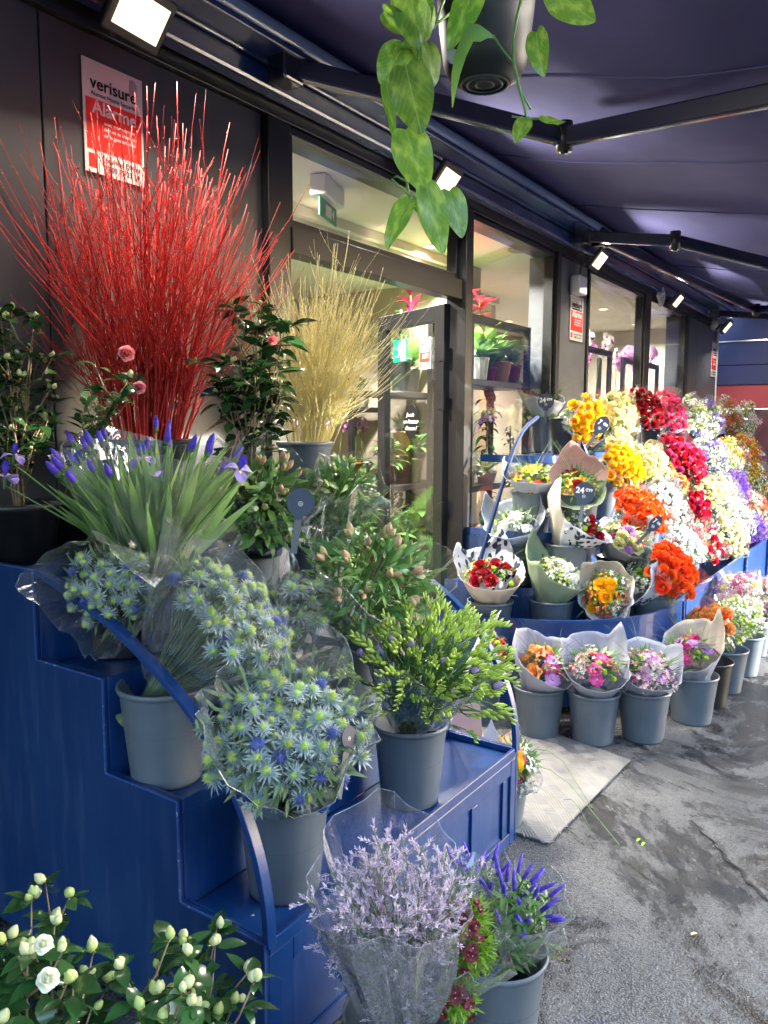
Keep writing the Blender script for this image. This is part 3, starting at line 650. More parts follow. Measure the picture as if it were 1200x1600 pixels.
# ================================================================== STEPPED BLUE STAND (left)
SX0, SX1 = 1.24, 2.62
ST = [(1.18,.40),(1.47,.665),(1.755,.925),(2.06,1.186),(2.405,1.186)]
sd = thing('stepped_stand', 'navy blue metal flower stand with four steps and curved side rails', 'display stand', (SX0, 1.18, 0))
O_ = Vector((SX0, 1.18, 0))
def sb(name, x0, x1, y0, y1, z0, z1, mt='navy', bevel=.002, parent=None):
    mb = MB(); mb.box(x0-O_.x, x1-O_.x, y0-O_.y, y1-O_.y, z0, z1); return mb.build(name, M[mt], parent or sd, bevel=bevel)
YZ = Matrix(((0,0,1,0),(1,0,0,0),(0,1,0,0),(0,0,0,1)))   # xy outline -> yz plane, thickness along x
out = [(0,.03)]
for i in range(4): out += [(ST[i][0]-1.18, ST[i][1]), (ST[i+1][0]-1.18, ST[i][1])]
out += [(2.405-1.18,.03)]
mb = MB(); mb.poly(out, .014, YZ); sp = mb.build('side_panel', M['navy_shaded'], sd, bevel=.002)
mb = MB(); mb.poly(out, .014, Matrix.Translation((SX1-SX0-.014,0,0)) @ YZ); mb.build('side_panel', M['navy'], sd, bevel=.002)
for i in range(4):
    y0, z = ST[i]; y1 = ST[i+1][0]
    tr = sb('step_tray', SX0+.016, SX1-.016, y0+.012, y1-.002, z-.034, z-.026)
    sb('lip', SX0+.016, SX1-.016, y0-.002, y0+.010, z-.036, z+.001, parent=tr)
    sb('lip', SX0+.016, SX0+.026, y0+.012, y1-.004, z-.024, z-.001, parent=tr); sb('lip', SX1-.026, SX1-.016, y0+.012, y1-.004, z-.024, z-.001, parent=tr)
    if i: sb('riser', SX0+.016, SX1-.016, y0, y0+.010, ST[i-1][1]-.026, z-.037)
    e_ = MB(); e_.box(-.0015, .004, y0-O_.y-.001, y0-O_.y+.0035, (ST[i-1][1] if i else .05), z-.002)
    e_.box(-.0015, .003, y0-O_.y+.004, y1-O_.y-.002, z-.003, z+.0008); e_.build('worn_edge', M['navy_worn'], sd)
# framed front panels
fz0, fz1 = .03, .362
sb('front_panel', SX0+.016, SX1-.016, 1.190, 1.198, fz0, fz1)
for x0, x1, z0, z1 in ((SX0+.016,SX0+.10,fz0,fz1), (2.26,2.30,fz0+.05,fz1-.06), (2.50,2.52,fz0+.05,fz1-.06), (SX1-.055,SX1-.016,fz0,fz1), (SX0+.102,SX1-.057,fz1-.058,fz1), (SX0+.102,SX1-.057,fz0,fz0+.048)):
    sb('front_trim', x0, x1, 1.181, 1.1895, z0, z1)
arc = [(1.182,.385),(1.186,.47),(1.20,.55),(1.226,.63),(1.268,.715),(1.32,.79),(1.39,.868),(1.46,.925),(1.54,.975),(1.62,1.02),(1.70,1.062),(1.80,1.10),(1.92,1.14),(2.06,1.18)]
def smooth(pts, n=3):
    for _ in range(n-1):
        q = [pts[0]]
        for a, b_ in zip(pts, pts[1:]): a = Vector(a); b_ = Vector(b_); q += [tuple(a*.75+b_*.25), tuple(a*.25+b_*.75)]
        pts = q+[pts[-1]]
    return pts
def band(mb, pts, x0, x1, th, mi=0):             # pts (y,z) swept between x0 and x1
    n = len(pts); v = []
    for i, (y, z) in enumerate(pts):
        a = Vector(pts[max(i-1,0)]); b_ = Vector(pts[min(i+1,n-1)]); t = (b_-a).normalized(); nn = Vector((t.y, -t.x))*th/2
        for x in (x0, x1):
            for s_ in (1, -1): v.append((x, y+nn.x*s_, z+nn.y*s_))
    f = []
    for i in range(n-1):
        a = 4*i; f += [(a,a+2,a+6,a+4),(a+3,a+1,a+5,a+7),(a+1,a,a+4,a+5),(a+2,a+3,a+7,a+6)]
    f += [(0,1,3,2),(4*n-4,4*n-2,4*n-1,4*n-3)]; mb.add(v, f, None, mi)
sa = smooth(arc)
for x0, x1 in ((SX0+.004, SX0+.034), (SX1-.030, SX1+.002)):
    mb = MB(); band(mb, [(y-O_.y, z) for y, z in sa], x0-O_.x, x1-O_.x, .018); mb.build('curved_rail', M['navy'], sd, bevel=.002)

# ================================================================== TIERED BLUE STAND (right)
CX, CY, XE = 4.75, 2.05, 11.4
M['navy_rail'] = mat('navy_rail_paint', (.002,.014,.06), .6, (.003,.018,.07), 6, 3, spec=.2)
td = thing('tiered_stand', 'long navy blue tiered stand with a rounded end, filled with flower buckets', 'display stand', (CX, CY, 0))
TR = [(.87,.33),(.58,.63),(.34,.93),(.13,1.39)]
def ringp(r, n=22):
    p = [(CX-r, 2.40)]
    for k in range(n+1): a = PI+PI/2*k/n; p.append((CX+r*math.cos(a), CY+r*math.sin(a)))
    return p+[(XE, CY-r)]
def wallring(mb, r, z0, z1, th, pts=None):
    A = pts or ringp(r); n = len(A); v = []
    for i, (x, y) in enumerate(A):
        a = Vector(A[max(i-1,0)]); b_ = Vector(A[min(i+1,n-1)]); t = (b_-a).normalized(); nn = Vector((-t.y, t.x))*th
        v += [(x-CX,y-CY,z0),(x-CX,y-CY,z1),(x+nn.x-CX,y+nn.y-CY,z1),(x+nn.x-CX,y+nn.y-CY,z0)]
    f = []
    for i in range(n-1):
        a = 4*i
        for k in range(4): f.append((a+k, a+(k+1)%4, a+4+(k+1)%4, a+4+k))
    f += [(3,2,1,0),(4*n-4,4*n-3,4*n-2,4*n-1)]; mb.add(v, f)
for i, (r, z) in enumerate(TR):
    A = ringp(r-.004); mb = MB(); mb.poly([(x-CX, y-CY) for x, y in A]+[(XE-CX, 2.40-CY)], .012, Matrix.Translation((0,0,z-.013))); sh = mb.build('shelf', M['navy'], td)
    mb = MB(); wallring(mb, r, z-.03, z+.018, .004); mb.build('rim', M['navy'], sh, smooth=False)
    if i in (1, 2): mb = MB(); wallring(mb, r+.006, TR[i-1][1]+.004, z-.032, .003); mb.build('riser', M['navy_shaded'], td)
# outer apron: curved end panel and straight panels
A = ringp(.875)
mb = MB(); wallring(mb, 0, .045, .525, .006, A[:-1]+[(5.88, CY-.875)]); ap = mb.build('curved_apron', M['navy'], td, smooth=False, bevel=0)
mb = MB(); wallring(mb, 0, .522, .536, .018, [(x, y) for x, y in ringp(.885)]); mb.build('top_rail', M['navy'], td)
x = 5.90
while x < XE-.2:
    mb = MB(); mb.box(x-CX+.004, x+1.15-CX-.012, -.882, -.872, .045, .520); mb.build('apron_panel', M['navy'], td, bevel=.003)
    for dx in (-.028, .006): mb = MB(); mb.box(x-CX+dx-.008, x-CX+dx+.008, -.905, -.884, .03, .535); mb.build('upright', M['navy'], td, bevel=.002)
    x += 1.15
for dx in (4.98, 5.03): mb = MB(); mb.box(dx-CX-.008, dx-CX+.008, -.90, -.886, .03, .52); mb.build('upright', M['navy'], td, bevel=.002)
for k, ch in enumerate('JARDIN'):
    a = PI+PI/2*(.50+.085*k); p = (.889*math.cos(a), .889*math.sin(a), .30)
    text(ch, .11, M['ink'], td, p, Euler((PI/2, 0, a+PI/2)).to_quaternion(), name='letter')
lad = smooth([at_y(px, py, 2.12)[::1][:] and tuple(at_y(px, py, 2.12)) for px, py in ((737,955),(741,915),(752,868),(768,815),(783,765),(794,728),(806,693),(820,668),(840,652))], 2)
for dx in (0,):
    mb = MB(); mb.tube([(p_[0]+dx-CX, p_[1]+dx*.6-CY, p_[2]) for p_ in lad], .013, 8); mb.build('side_rail', M['navy_rail'], td, smooth=True)
mb = MB(); a = at_y(893,652,2.12); b_ = at_y(925,735,2.0); mb.tube([(a[0]-CX,a[1]-CY,a[2]),(b_[0]-CX,b_[1]-CY,b_[2])], .02, 8); mb.build('brace', M['navy'], td)
for x_ in (CX-.05, 6.0, 7.2, 8.4, 9.6, 10.8):
    mb = MB(); mb.box(x_-CX-.015, x_-CX+.015, -.10, -.07, .93, 1.377); mb.build('leg', M['navy'], td)
# ================================================================== FLOWERS
# ---- buckets
def bucket(name, label, base, rt=.125, rb=.095, h=.26, mt='bucket', group='grey flower buckets', q=None):
    t = thing(name, label, 'bucket', base, q or Quaternion((0,0,1), R(0, 6)), group)
    mb = MB(); mb.lathe([(.0001,.004),(rb-.012,.004),(rb,.0),(rb+.002,.01),(rt-.004,h-.02),(rt-.003,h-.018),(rt+.002,h-.016),(rt+.004,h-.008),(rt+.003,h-.001),(rt-.001,h),(rt-.004,h-.006),(rb-.002,.03),(.0001,.03)], 48)
    mb.build('shell', M[mt], t, smooth=True)
    mb = MB(); mb.lathe([(.0001,0),(rb+(rt-rb)*.55,0)], 32, (0,0,h*.55)); mb.build('water', M['water'], t)
    return t
def base_from_front(px, py, z, rb):
    p = at_z(px, py, z); d = Vector((p.x, p.y, 0)).normalized(); return p+d*rb

# ---- shared flower parts
petal('rose_yellow', sg(250,190,15), sg(255,205,40), .08); petal('rose_cream', sg(240,230,165), sg(250,243,195), .07); petal('rose_orange', sg(245,80,20), sg(252,110,40), .10)
petal('rose_red', sg(150,12,35), sg(175,22,50), .15); petal('rose_pink', sg(225,60,115), sg(240,95,145), .12); petal('white_p', sg(238,238,232), sg(250,250,246), .05, 0)
petal('peach', sg(240,165,85), sg(248,185,110), .1); petal('crimson', sg(200,15,60), sg(215,35,80), .12); petal('brown_o', sg(185,95,20), sg(205,120,35), .15)
petal('purple', sg(95,45,180), sg(135,85,215), .15, .02); petal('lilac', sg(205,145,210), sg(228,185,230), .12); petal('magenta', sg(215,50,140), sg(235,100,170), .12)
petal('coral', sg(240,90,60), sg(248,130,95), .1); petal('light_pink', sg(240,175,195), sg(248,205,215), .08); petal('lime', sg(150,190,30), sg(175,210,50), .1)
petal('iris_blue', sg(75,55,190), sg(120,95,225), .1); petal('iris_pale', sg(150,125,215), sg(185,165,235), .08); petal('iris_yellow', sg(245,225,120))
petal('bud_rose', sg(205,125,140), sg(190,200,125), .15, .03); petal('bud_green', sg(180,198,110), sg(190,205,130), .12); petal('cam_white', sg(245,245,215), sg(250,250,235), .04, 0)
petal('cam_pink', sg(225,120,130), sg(238,160,165), .08); petal('cam_bud', sg(215,220,150), sg(235,235,190), .1)
M['ery_core'] = mat('thistle_core', sg(190,208,90), .6, sg(150,180,130), 60, 2, var=.15, hue=.02); M['ery_spine'] = mat('thistle_spine', sg(158,178,196), .55, sg(185,203,196), 40, 2, var=.22, hue=.025, trans=.2)
M['ery_bract'] = mat('thistle_bract', sg(172,186,165), .5, sg(155,170,178), 25, 2, var=.22, hue=.03, trans=.2); M['ery_blue'] = mat('thistle_blue', sg(85,95,165), .5, sg(115,130,190), 30, 2, var=.2, trans=.15)
M['limo'] = mat('statice_lilac', sg(212,190,212), .7, sg(238,222,234), 30, 2, isl=.22, trans=.25); M['limo_stem'] = mat('statice_stem', sg(105,125,85), .7, sg(135,135,105), 20, 2)
M['freesia_bud'] = mat('freesia_bud', sg(175,200,85), .45, sg(205,220,125), 20, 2, isl=.2, trans=.25); M['freesia_p'] = petal('freesia_lilac', sg(165,135,205), sg(195,170,225), .1)
M['veronica'] = mat('veronica_spike', sg(80,55,170), .6, sg(120,95,210), 60, 2, isl=.2, trans=.15); M['feather'] = mat('feather_green', sg(125,165,45), .5, isl=.25, trans=.3)
M['dian'] = mat('dianthus_red', sg(80,4,18), .6, sg(112,12,30), 40, 2, var=.2); M['red_twig'] = mat('red_dogwood_bark', (.78,.050,.036), .5, (.52,.022,.024), 18, 3, var=.35, spec=.3)
M['red_tip'] = mat('red_twig_tip', (.42,.12,.10), .5); M['yel_twig'] = mat('yellow_willow_bark', (.74,.66,.30), .5, (.60,.53,.24), 20, 3, var=.25)
M['bract_red'] = mat('bromeliad_red', sg(130,12,30), .35, sg(160,28,38), 10, 2, var=.2, trans=.25); M['terra'] = mat('terracotta', (.45,.16,.06), .75, (.52,.22,.10), 12, 4); M['pot_pink'] = mat('magenta_pot', (.32,.02,.12), .4)
M['pot_grey'] = mat('light_grey_pot', (.45,.46,.46), .6, (.52,.53,.52), 20, 4, bump=.2, bs=30); M['pot_lime'] = mat('lime_pot', (.30,.36,.10), .4); M['pot_orange'] = mat('orange_pot', (.60,.14,.02), .4); M['soil'] = mat('soil', (.02,.013,.009), .95)
M['black_pot'] = mat('black_nursery_pot', (.012,.012,.013), .38, (.025,.025,.026), 10, 4)
for n_, c_ in dict(paper_grey=sg(178,182,196), paper_kraft=sg(205,196,182), paper_pink=sg(214,178,172), paper_green=sg(168,186,155), paper_white=sg(226,228,234), paper_blue=sg(188,200,222), paper_back=sg(168,164,162)).items():
    M[n_] = mat(n_, tuple(x*.9 for x in c_), .6, c_, 12, 4, bump=.15, bs=10, trans=.22, bd=.004)
def print_mat(name, base, ink):                        # wrapping paper with a printed leaf garland
    m = mat(name, base, .55); t = m.node_tree; N = t.nodes; Lk = t.links; b = N['Principled BSDF']
    uv = N.new('ShaderNodeTexCoord'); vo = N.new('ShaderNodeTexVoronoi'); vo.inputs['Scale'].default_value = 24; vo.inputs['Randomness'].default_value = .6
    mp = N.new('ShaderNodeMapping'); mp.inputs['Scale'].default_value = (1, 1, .55); mp.inputs['Rotation'].default_value = (.5,.3,.8)
    Lk.new(uv.outputs['Object'], mp.inputs[0]); Lk.new(mp.outputs[0], vo.inputs['Vector'])
    lt = N.new('ShaderNodeMath'); lt.operation = 'LESS_THAN'; lt.inputs[1].default_value = .30; Lk.new(vo.outputs['Distance'], lt.inputs[0])
    x = N.new('ShaderNodeMix'); x.data_type = 'RGBA'; x.inputs['A'].default_value = (*base,1); x.inputs['B'].default_value = (*ink,1)
    Lk.new(lt.outputs[0], x.inputs['Factor']); Lk.new(x.outputs['Result'], b.inputs['Base Color']); return m
M['paper_print'] = print_mat('leaf_print_paper', sg(222,224,232), sg(35,42,70)); M['tag_navy'] = mat('price_tag_navy', (.018,.028,.06), .35); M['clear_stick'] = mat('clear_stick', (.08,.09,.10), .25, spec=.5)

F = {}
for k in ('rose_yellow','rose_cream','rose_orange','rose_red','rose_pink','peach','crimson','light_pink'): F[k] = [rose_mesh('rose_head', M[k]) for _ in range(2)]
for k in ('white_p','crimson','lilac','magenta','light_pink','rose_cream'): F['car_'+k] = [ruffle_mesh('carnation_head', M[k]) for _ in range(2)]
F['pom_lime'] = [pom_mesh('pompom_head', M['lime'])]
F['daisy_w'] = [daisy_mesh('daisy_head', M['white_p'], M['lime'], .02)]; F['gerbera'] = [daisy_mesh('gerbera_head', M['magenta'], M['light_pink'], .036, 24)]; F['mum_lilac'] = [daisy_mesh('chrysanthemum_head', M['lilac'], M['lilac'], .036, 30)]
F['lily_w'] = [lily_mesh('white_blossom', M['white_p'], M['lime'])]; F['lily_y'] = [lily_mesh('yellow_blossom', M['rose_yellow'], M['brown_o'], .03)]; F['lily_o'] = [lily_mesh('orange_blossom', M['coral'], M['brown_o'], .03)]; F['lily_p'] = [lily_mesh('pink_blossom', M['rose_pink'], M['lime'], .03)]
F['cl_white'] = [cluster_mesh('blossom_cluster', [M['white_p'], M['white_p'], M['stem']], .045, 34, .010) for _ in range(2)]
F['cl_cream'] = [cluster_mesh('blossom_cluster', [M['rose_cream'], M['lime'], M['stem']], .045, 34, .010)]
F['cl_purple'] = [cluster_mesh('blossom_cluster', [M['purple'], M['purple'], M['stem']], .045, 34, .011)]
F['cl_orange'] = [cluster_mesh('blossom_cluster', [M['brown_o'], M['rose_yellow'], M['stem']], .045, 36, .010)]
F['cl_brown'] = [cluster_mesh('blossom_cluster', [M['brown_o'], M['coral'], M['stem']], .045, 36, .010)]
F['cl_pink'] = [cluster_mesh('blossom_cluster', [M['magenta'], M['light_pink'], M['stem']], .045, 34, .011)]
F['cl_pale'] = [cluster_mesh('blossom_cluster', [M['light_pink'], M['white_p'], M['stem']], .045, 34, .011)]
# ---- generic bunch
def sleeve(root, L, Rr, name='cellophane_sleeve', mt='film', top=.10, r0=.06, nseg=44, nv=12, amp=.010, peaks=3, low=0., matl=None, z0=-.02, flare=1.25, phase=None, squash=1.):
    mb = MB(); vs = []; ph = R(0, 6) if phase is None else phase; off = Vector((R(0,50), R(0,50), 0))
    for j in range(nv+1):
        t = j/nv
        for i in range(nseg):
            a = 2*PI*i/nseg
            H = L+top*(.15+.95*max(0, 1-abs(((a-ph)*peaks/(2*PI)) % 1-.5)*2.6)) - low*max(0, -math.sin(a))
            r = r0+(Rr*(flare*.88)-r0)*(t**.85)
            r *= 1+.05*math.sin(a*2+ph)
            pl = .035*Rr*math.sin(a*9+ph*3)*t+amp*(noise.noise(Vector((math.cos(a)*4, math.sin(a)*4, t*1.3))+off)*2.4)*min(1, t*3)
            vs.append(((r+pl)*math.cos(a), (r+pl)*math.sin(a)*squash, z0+(H-z0)*t+amp*.4*noise.noise(Vector((math.cos(a)*3, math.sin(a)*3, 2))+off)))
    fs = [(j*nseg+i, j*nseg+(i+1) % nseg, (j+1)*nseg+(i+1) % nseg, (j+1)*nseg+i) for j in range(nv) for i in range(nseg)]
    ms = [0]*len(fs)
    mb.add(vs, fs, None, ms); top_ = vs[nv*nseg:(nv+1)*nseg]
    if mt == 'film' and not matl:
        mb.tube([Vector(p) for p in top_]+[Vector(top_[0])], .0006, 3, False, 1)
        for _ in range(7):
            i = random.randrange(nseg); j0 = random.randrange(0, nv-4); w_ = .0010; strip = []
            for j in range(j0, nv+1):
                p = Vector(vs[j*nseg+(i+(j-j0)//5) % nseg]); r_ = Vector((p.x, p.y, 0)).normalized(); tg = Vector((-r_.y, r_.x, 0))
                strip += [(p+r_*.0015+tg*w_)[:], (p+r_*.0015-tg*w_)[:]]
            mb.add(strip, [(2*k, 2*k+1, 2*k+3, 2*k+2) for k in range(len(strip)//2-1)], None, 1)
        return mb.build(name, [M[mt], M['film_edge']], root, smooth=False)
    return mb.build(name, matl or M[mt], root, smooth=False)
def cap_points(n, Rr, L, dome, jr=.35, jz=.012, rmin=0.):
    out = []
    for i in range(n):
        u = (i+.5)/n; r = Rr*max(rmin, math.sqrt(u)); a = i*2.39996323+R(-jr,jr)*.5
        r *= 1+R(-.06,.06)
        x, y = r*math.cos(a), r*math.sin(a); t = min(1, r/Rr)
        z = L+dome*(1-t*t)+R(-jz,jz)
        nrm = Vector((x*.9/Rr, y*.9/Rr, 1.0-.35*t)).normalized()
        out.append((Vector((x,y,z)), nrm))
    return out
def frame_of(rim, head):
    d = Vector(head)-Vector(rim); L = d.length; d.normalize()
    # local Y looks roughly up the slope so that local -Y is the low front side
    z = d; x = Vector((0,0,1)).cross(z)
    if x.length < .05: x = Vector((1,0,0))
    x.normalize(); y = z.cross(x)
    q = Matrix(((x.x,y.x,z.x),(x.y,y.y,z.y),(x.z,y.z,z.z))).to_quaternion(); return q, L
def stems(root, pts, r=.003, mt='stem', z0=-.15, conv=.035, name='stems'):
    mb = MB()
    for p, nn in pts:
        b_ = Vector((p.x*conv/.15, p.y*conv/.15, 0)) if True else None
        k = min(1., conv/max(.001, Vector((p.x,p.y,0)).length)); b_ = Vector((p.x*k, p.y*k, 0))*.8
        mid = b_.lerp(p, .5)+Vector((R(-.01,.01), R(-.01,.01), 0))-Vector((p.x,p.y,0))*.08
        mb.tube([(-b_.x*.6, -b_.y*.6, z0), b_, mid, p-nn*.004], [r, r, r*.9, r*.8], 5, False)
    return mb.build(name, M[mt], root, smooth=True, kind='stuff')
def leaves_mass(root, n, Rr, z0, z1, Lf, Wf, mt, name='foliage', out=.7, up=.5, curl=.5, rr=(.3,1.), seg=3, fold=.15, dome=0.):
    mb = MB(); T = [leaf(Lf, Wf, curl*R(.5,1.3), seg, fold, .12, .42, 0) for _ in range(4)]
    for _ in range(n):
        a = R(0, 2*PI); t = R(0,1); r = Rr*math.sqrt(R(rr[0]**2, rr[1]**2))*(.35+.65*t); z = z0+(z1-z0)*t+dome*(1-(r/Rr)**2)
        d = Vector((math.cos(a)*out+R(-.35,.35), math.sin(a)*out+R(-.35,.35), up+R(-.35,.35)))
        v, f = random.choice(T); mb.add(v, f, leafM((r*math.cos(a), r*math.sin(a), z), d, (R(-.3,.3),R(-.3,.3),1), R(.7,1.25)))
    return mb.build(name, M[mt], root, smooth=True, kind='stuff')
def heads(root, pts, meshes, name, scale=(.85,1.15), tilt=.25):
    for p, nn in pts:
        d = (nn+Vector((R(-tilt,tilt), R(-tilt,tilt), R(-tilt,tilt)))).normalized()
        link(name, random.choice(meshes), root, p, dirq(d, R(0,6)), R(*scale))
def bunch(name, label, cat, group, rim, head, Rr, kinds, n=24, dome=.06, hname='rose_head', scale=(.9,1.1), lf=('leaf_olive', 60, .07, .035), film='film', top=.08, low=.0, flare=1.2, stemr=.003, lz=(.35,.95)):
    q, L = frame_of(rim, head); t = thing(name, label, cat, rim, q, group)
    pts = cap_points(n, Rr, L-dome*.5, dome)
    for i, pn in enumerate(pts):
        ms = F[kinds[(i*7+i//3) % len(kinds)]]; heads(t, [pn], ms, ms[0].name.split('.')[0], scale)
    stems(t, pts, stemr, conv=.05)
    if lf: leaves_mass(t, lf[1], Rr*1.05, L*lz[0], L*lz[1]-.01, lf[2], lf[3], lf[0])
    if film: sleeve(t, L, Rr, mt=film, top=top, low=low, flare=flare)
    return t

# ================================================================== left stand: front thistles
def ery_mesh(blue=False):
    mb = MB(); r = .0135
    ball(mb, r*.72, (0,0,.008), .92, 1.3, 0, 6, 9, .2)
    for i in range(125):
        tt = (i+.5)/125; ph = math.acos(1-1.8*tt); a = i*2.39996
        d = Vector((math.sin(ph)*math.cos(a), math.sin(ph)*math.sin(a), math.cos(ph)))
        p = Vector((d.x*r*.66, d.y*r*.66, .008+d.z*r*.9)); l_ = R(.006,.009)+.008*(tt > .36)
        u = d.orthogonal().normalized()*.0013; w_ = d.cross(u)
        tip = p+(d+Vector((0,0,.35 if tt < .5 else .1))).normalized()*l_
        mb.add([(p+u)[:], (p-u*.5+w_*.9)[:], (p-u*.5-w_*.9)[:], tip[:]], [(0,1,3),(1,2,3),(2,0,3)], None, 0 if tt < .36 and not blue else 1)
    v, f = leaf(.030, .0042, .15, 3, .3, .6, .4, 0)
    for ring_, n, e, s_ in ((0, 11, .15, 1.0), (1, 9, .55, .8), (2, 8, -.25, .75)):
        for k in range(n):
            a = 2*PI*(k+ring_*.4)/n+R(-.15,.15); ee = e+R(-.15,.15)
            d = Vector((math.cos(a)*math.cos(ee), math.sin(a)*math.cos(ee), math.sin(ee)))
            mb.add(v, f, leafM((d.x*.007, d.y*.007, .0), d, (0,0,1), s_*R(.85,1.15)), 2)
    mb.tube([(0,0,-.05),(0,0,-.005)], .0016, 4, False, 3)
    return mb.mesh('thistle_head', [M['ery_blue'] if blue else M['ery_core'], M['ery_blue'] if blue else M['ery_spine'], M['ery_bract'], M['leaf_olive']])
F['ery'] = [ery_mesh() for _ in range(4)]; F['ery'] = F['ery']*2+[ery_mesh(True)]
def thistles(label, rim, head, Rr, n, sx=1., dome=.10, top=.10, flare=1.35, low=0., scale=(.65,1.2), name='thistle_bunch', ph=None):
    q, L = frame_of(rim, head); t = thing(name, label, 'flowers', rim, q, 'bunches of blue thistles in cellophane')
    pts = [(Vector((p.x*sx, p.y, p.z)), nn) for p, nn in cap_points(n, Rr, L-dome*.6, dome, jz=.03)]
    heads(t, pts, F['ery'], 'thistle_head', scale, .35)
    inner = [(Vector((p.x*.8*sx, p.y*.8, p.z-.05)), nn) for p, nn in cap_points(n//2, Rr, L-dome*.6, dome, jz=.02)]
    heads(t, inner, F['ery'], 'thistle_head', (.7,1.0), .5)
    stems(t, pts, .0022, 'leaf_olive', conv=.05)
    leaves_mass(t, n*5, Rr*sx, L*.45, L-.03, .05, .008, 'leaf_olive', out=.6, up=.5, fold=.1, dome=dome*.6)
    sleeve(t, L, Rr*sx, top=top, low=low, flare=flare, nseg=36, nv=9, amp=.016, phase=ph); return t
b1 = base_from_front(445, 1418, .374, .093); bucket('bucket', 'grey bucket on the lowest step holding the front thistles', b1, .122, .092, .27)
thistles('large blue thistle bunch in clear film on the lowest step', b1+Vector((0,0,.265)), at_d(450,1130,1.80), .165, 92, 1.15, .11, top=.13, flare=1.25)
b2 = base_from_front(640, 1270, .374, .093); bucket('bucket', 'grey bucket on the lowest step holding the freesias', b2, .122, .092, .27)
b3 = base_from_front(262, 1238, .639, .093); bucket('bucket', 'grey bucket on the second step at the stair side', b3, .122, .092, .27)
thistles('wide blue thistle bunch in clear film on the second step', b3+Vector((0,0,.265)), at_d(385,950,2.14), .18, 135, 1.55, .09, top=.12, flare=1.25)
b4 = base_from_front(165, 1046, .899, .10); bucket('bucket', 'black bucket on the third step under the irises', b4+Vector((.10,.02,0)), .125, .10, .26, 'bucket_dark', 'black flower buckets')
thistles('pale greenish thistle bunch in crumpled film at the stair side', b4+Vector((.13,-.10,.27)), at_d(160,925,2.08), .10, 38, 1.2, .05, top=.10, flare=1.5, scale=(.7,1.0))
b5 = at_z(548, 985, .905); b5 = Vector((b5.x, b5.y+.02, .639)); bucket('bucket', 'grey bucket on the second step below the alstroemerias', b5, .122, .092, .27)
b6 = Vector((1.93, 1.90, .899)); bucket('bucket', 'grey bucket on the third step with the navy tag', b6, .122, .092, .27)
b7 = Vector((2.30, 1.88, .899)); bucket('bucket', 'grey bucket on the third step nearest the door', b7, .122, .092, .27)
b8 = Vector((1.75, 1.60, .639)); bucket('bucket', 'grey bucket on the second step behind the thistles', b8, .122, .092, .27)

# ---- freesias
def freesia_spray():
    mb = MB(); pts = [Vector((0,0,0)), Vector((.003,0,.04)), Vector((.014,0,.07)), Vector((.034,0,.085))]; mb.tube(pts, .0012, 4, False, 1)
    for k in range(8):
        t = .38+k*.08; i = min(2, int(t*3)); p = pts[i].lerp(pts[i+1], t*3-i); s_ = 1.15-.09*k
        d = Vector((-.25+t*.5, (-1)**k*.35, 1)).normalized()
        mb.tube([p, p+d*.007*s_, p+d*.017*s_, p+d*.024*s_], [.0012, .0038*s_, .0034*s_, .0006], 6, False, 0)
    v, f = leaf(.05, .006, .3, 3, .2); 
    for _ in range(2): mb.add(v, f, leafM((0,0,-.02), (R(-.5,.5),R(-.5,.5),1), (R(-1,1),R(-1,1),0)), 1)
    return mb.mesh('freesia_spray', [M['freesia_bud'], M['stem']])
F['fre'] = [freesia_spray() for _ in range(3)]
def tulip_bud(name, mt, L=.03, W=.011, base=None):
    mb = MB(); mb.lathe([(.001,0),(W*.45,L*.12),(W*.62,L*.4),(W*.5,L*.7),(W*.18,L*.93),(.0005,L)], 7, wob=lambda a, j: .12*math.cos(3*a))
    if base: mb.lathe([(.001,-.004),(W*.5,L*.05),(W*.55,L*.22)], 7, mi=1)
    return mb.mesh(name, [mt]+([base] if base else []))
F['fre_fl'] = [tulip_bud('freesia_flower', M['freesia_lilac'], .042, .018, M['leaf'])]
q, L = frame_of(b2+Vector((0,0,.265)), at_d(668,1035,2.42)); t = thing('freesia_bunch', 'green freesia buds with a few lilac flowers in clear film on the lowest step', 'flowers', b2+Vector((0,0,.265)), q)
pts = cap_points(80, .15, L-.05, .09, jz=.03); pts = [(Vector((p.x*1.2,p.y,p.z)), n_) for p, n_ in pts]; heads(t, pts, F['fre'], 'freesia_spray', (1.3,1.9), .3)
heads(t, [(p*1.0+Vector((0,0,-.09)), n_) for p, n_ in pts[::2]], F['fre'], 'freesia_spray', (1.,1.5), .45)
for px_, py_ in ((708,1083),(690,1035),(640,1010),(612,1000),(560,1022),(735,1050),(770,1075)):
    pw = at_d(px_, py_, 2.30); pl = q.inverted() @ (pw-t.location); link('freesia_flower', F['fre_fl'][0], t, pl, dirq((R(-.5,.5), -.4, .8)), R(.7,1.05))
stems(t, pts, .0022, conv=.06); leaves_mass(t, 110, .12, -.02, L*.5, .20, .010, 'leaf_mid', out=.25, up=1., fold=.1, curl=.4)
leaves_mass(t, 60, .15, L*.3, L-.08, .09, .008, 'leaf', out=.4, up=.9, fold=.1)
sleeve(t, L, .18, top=.09, flare=1.22, nseg=36, nv=9, amp=.014)
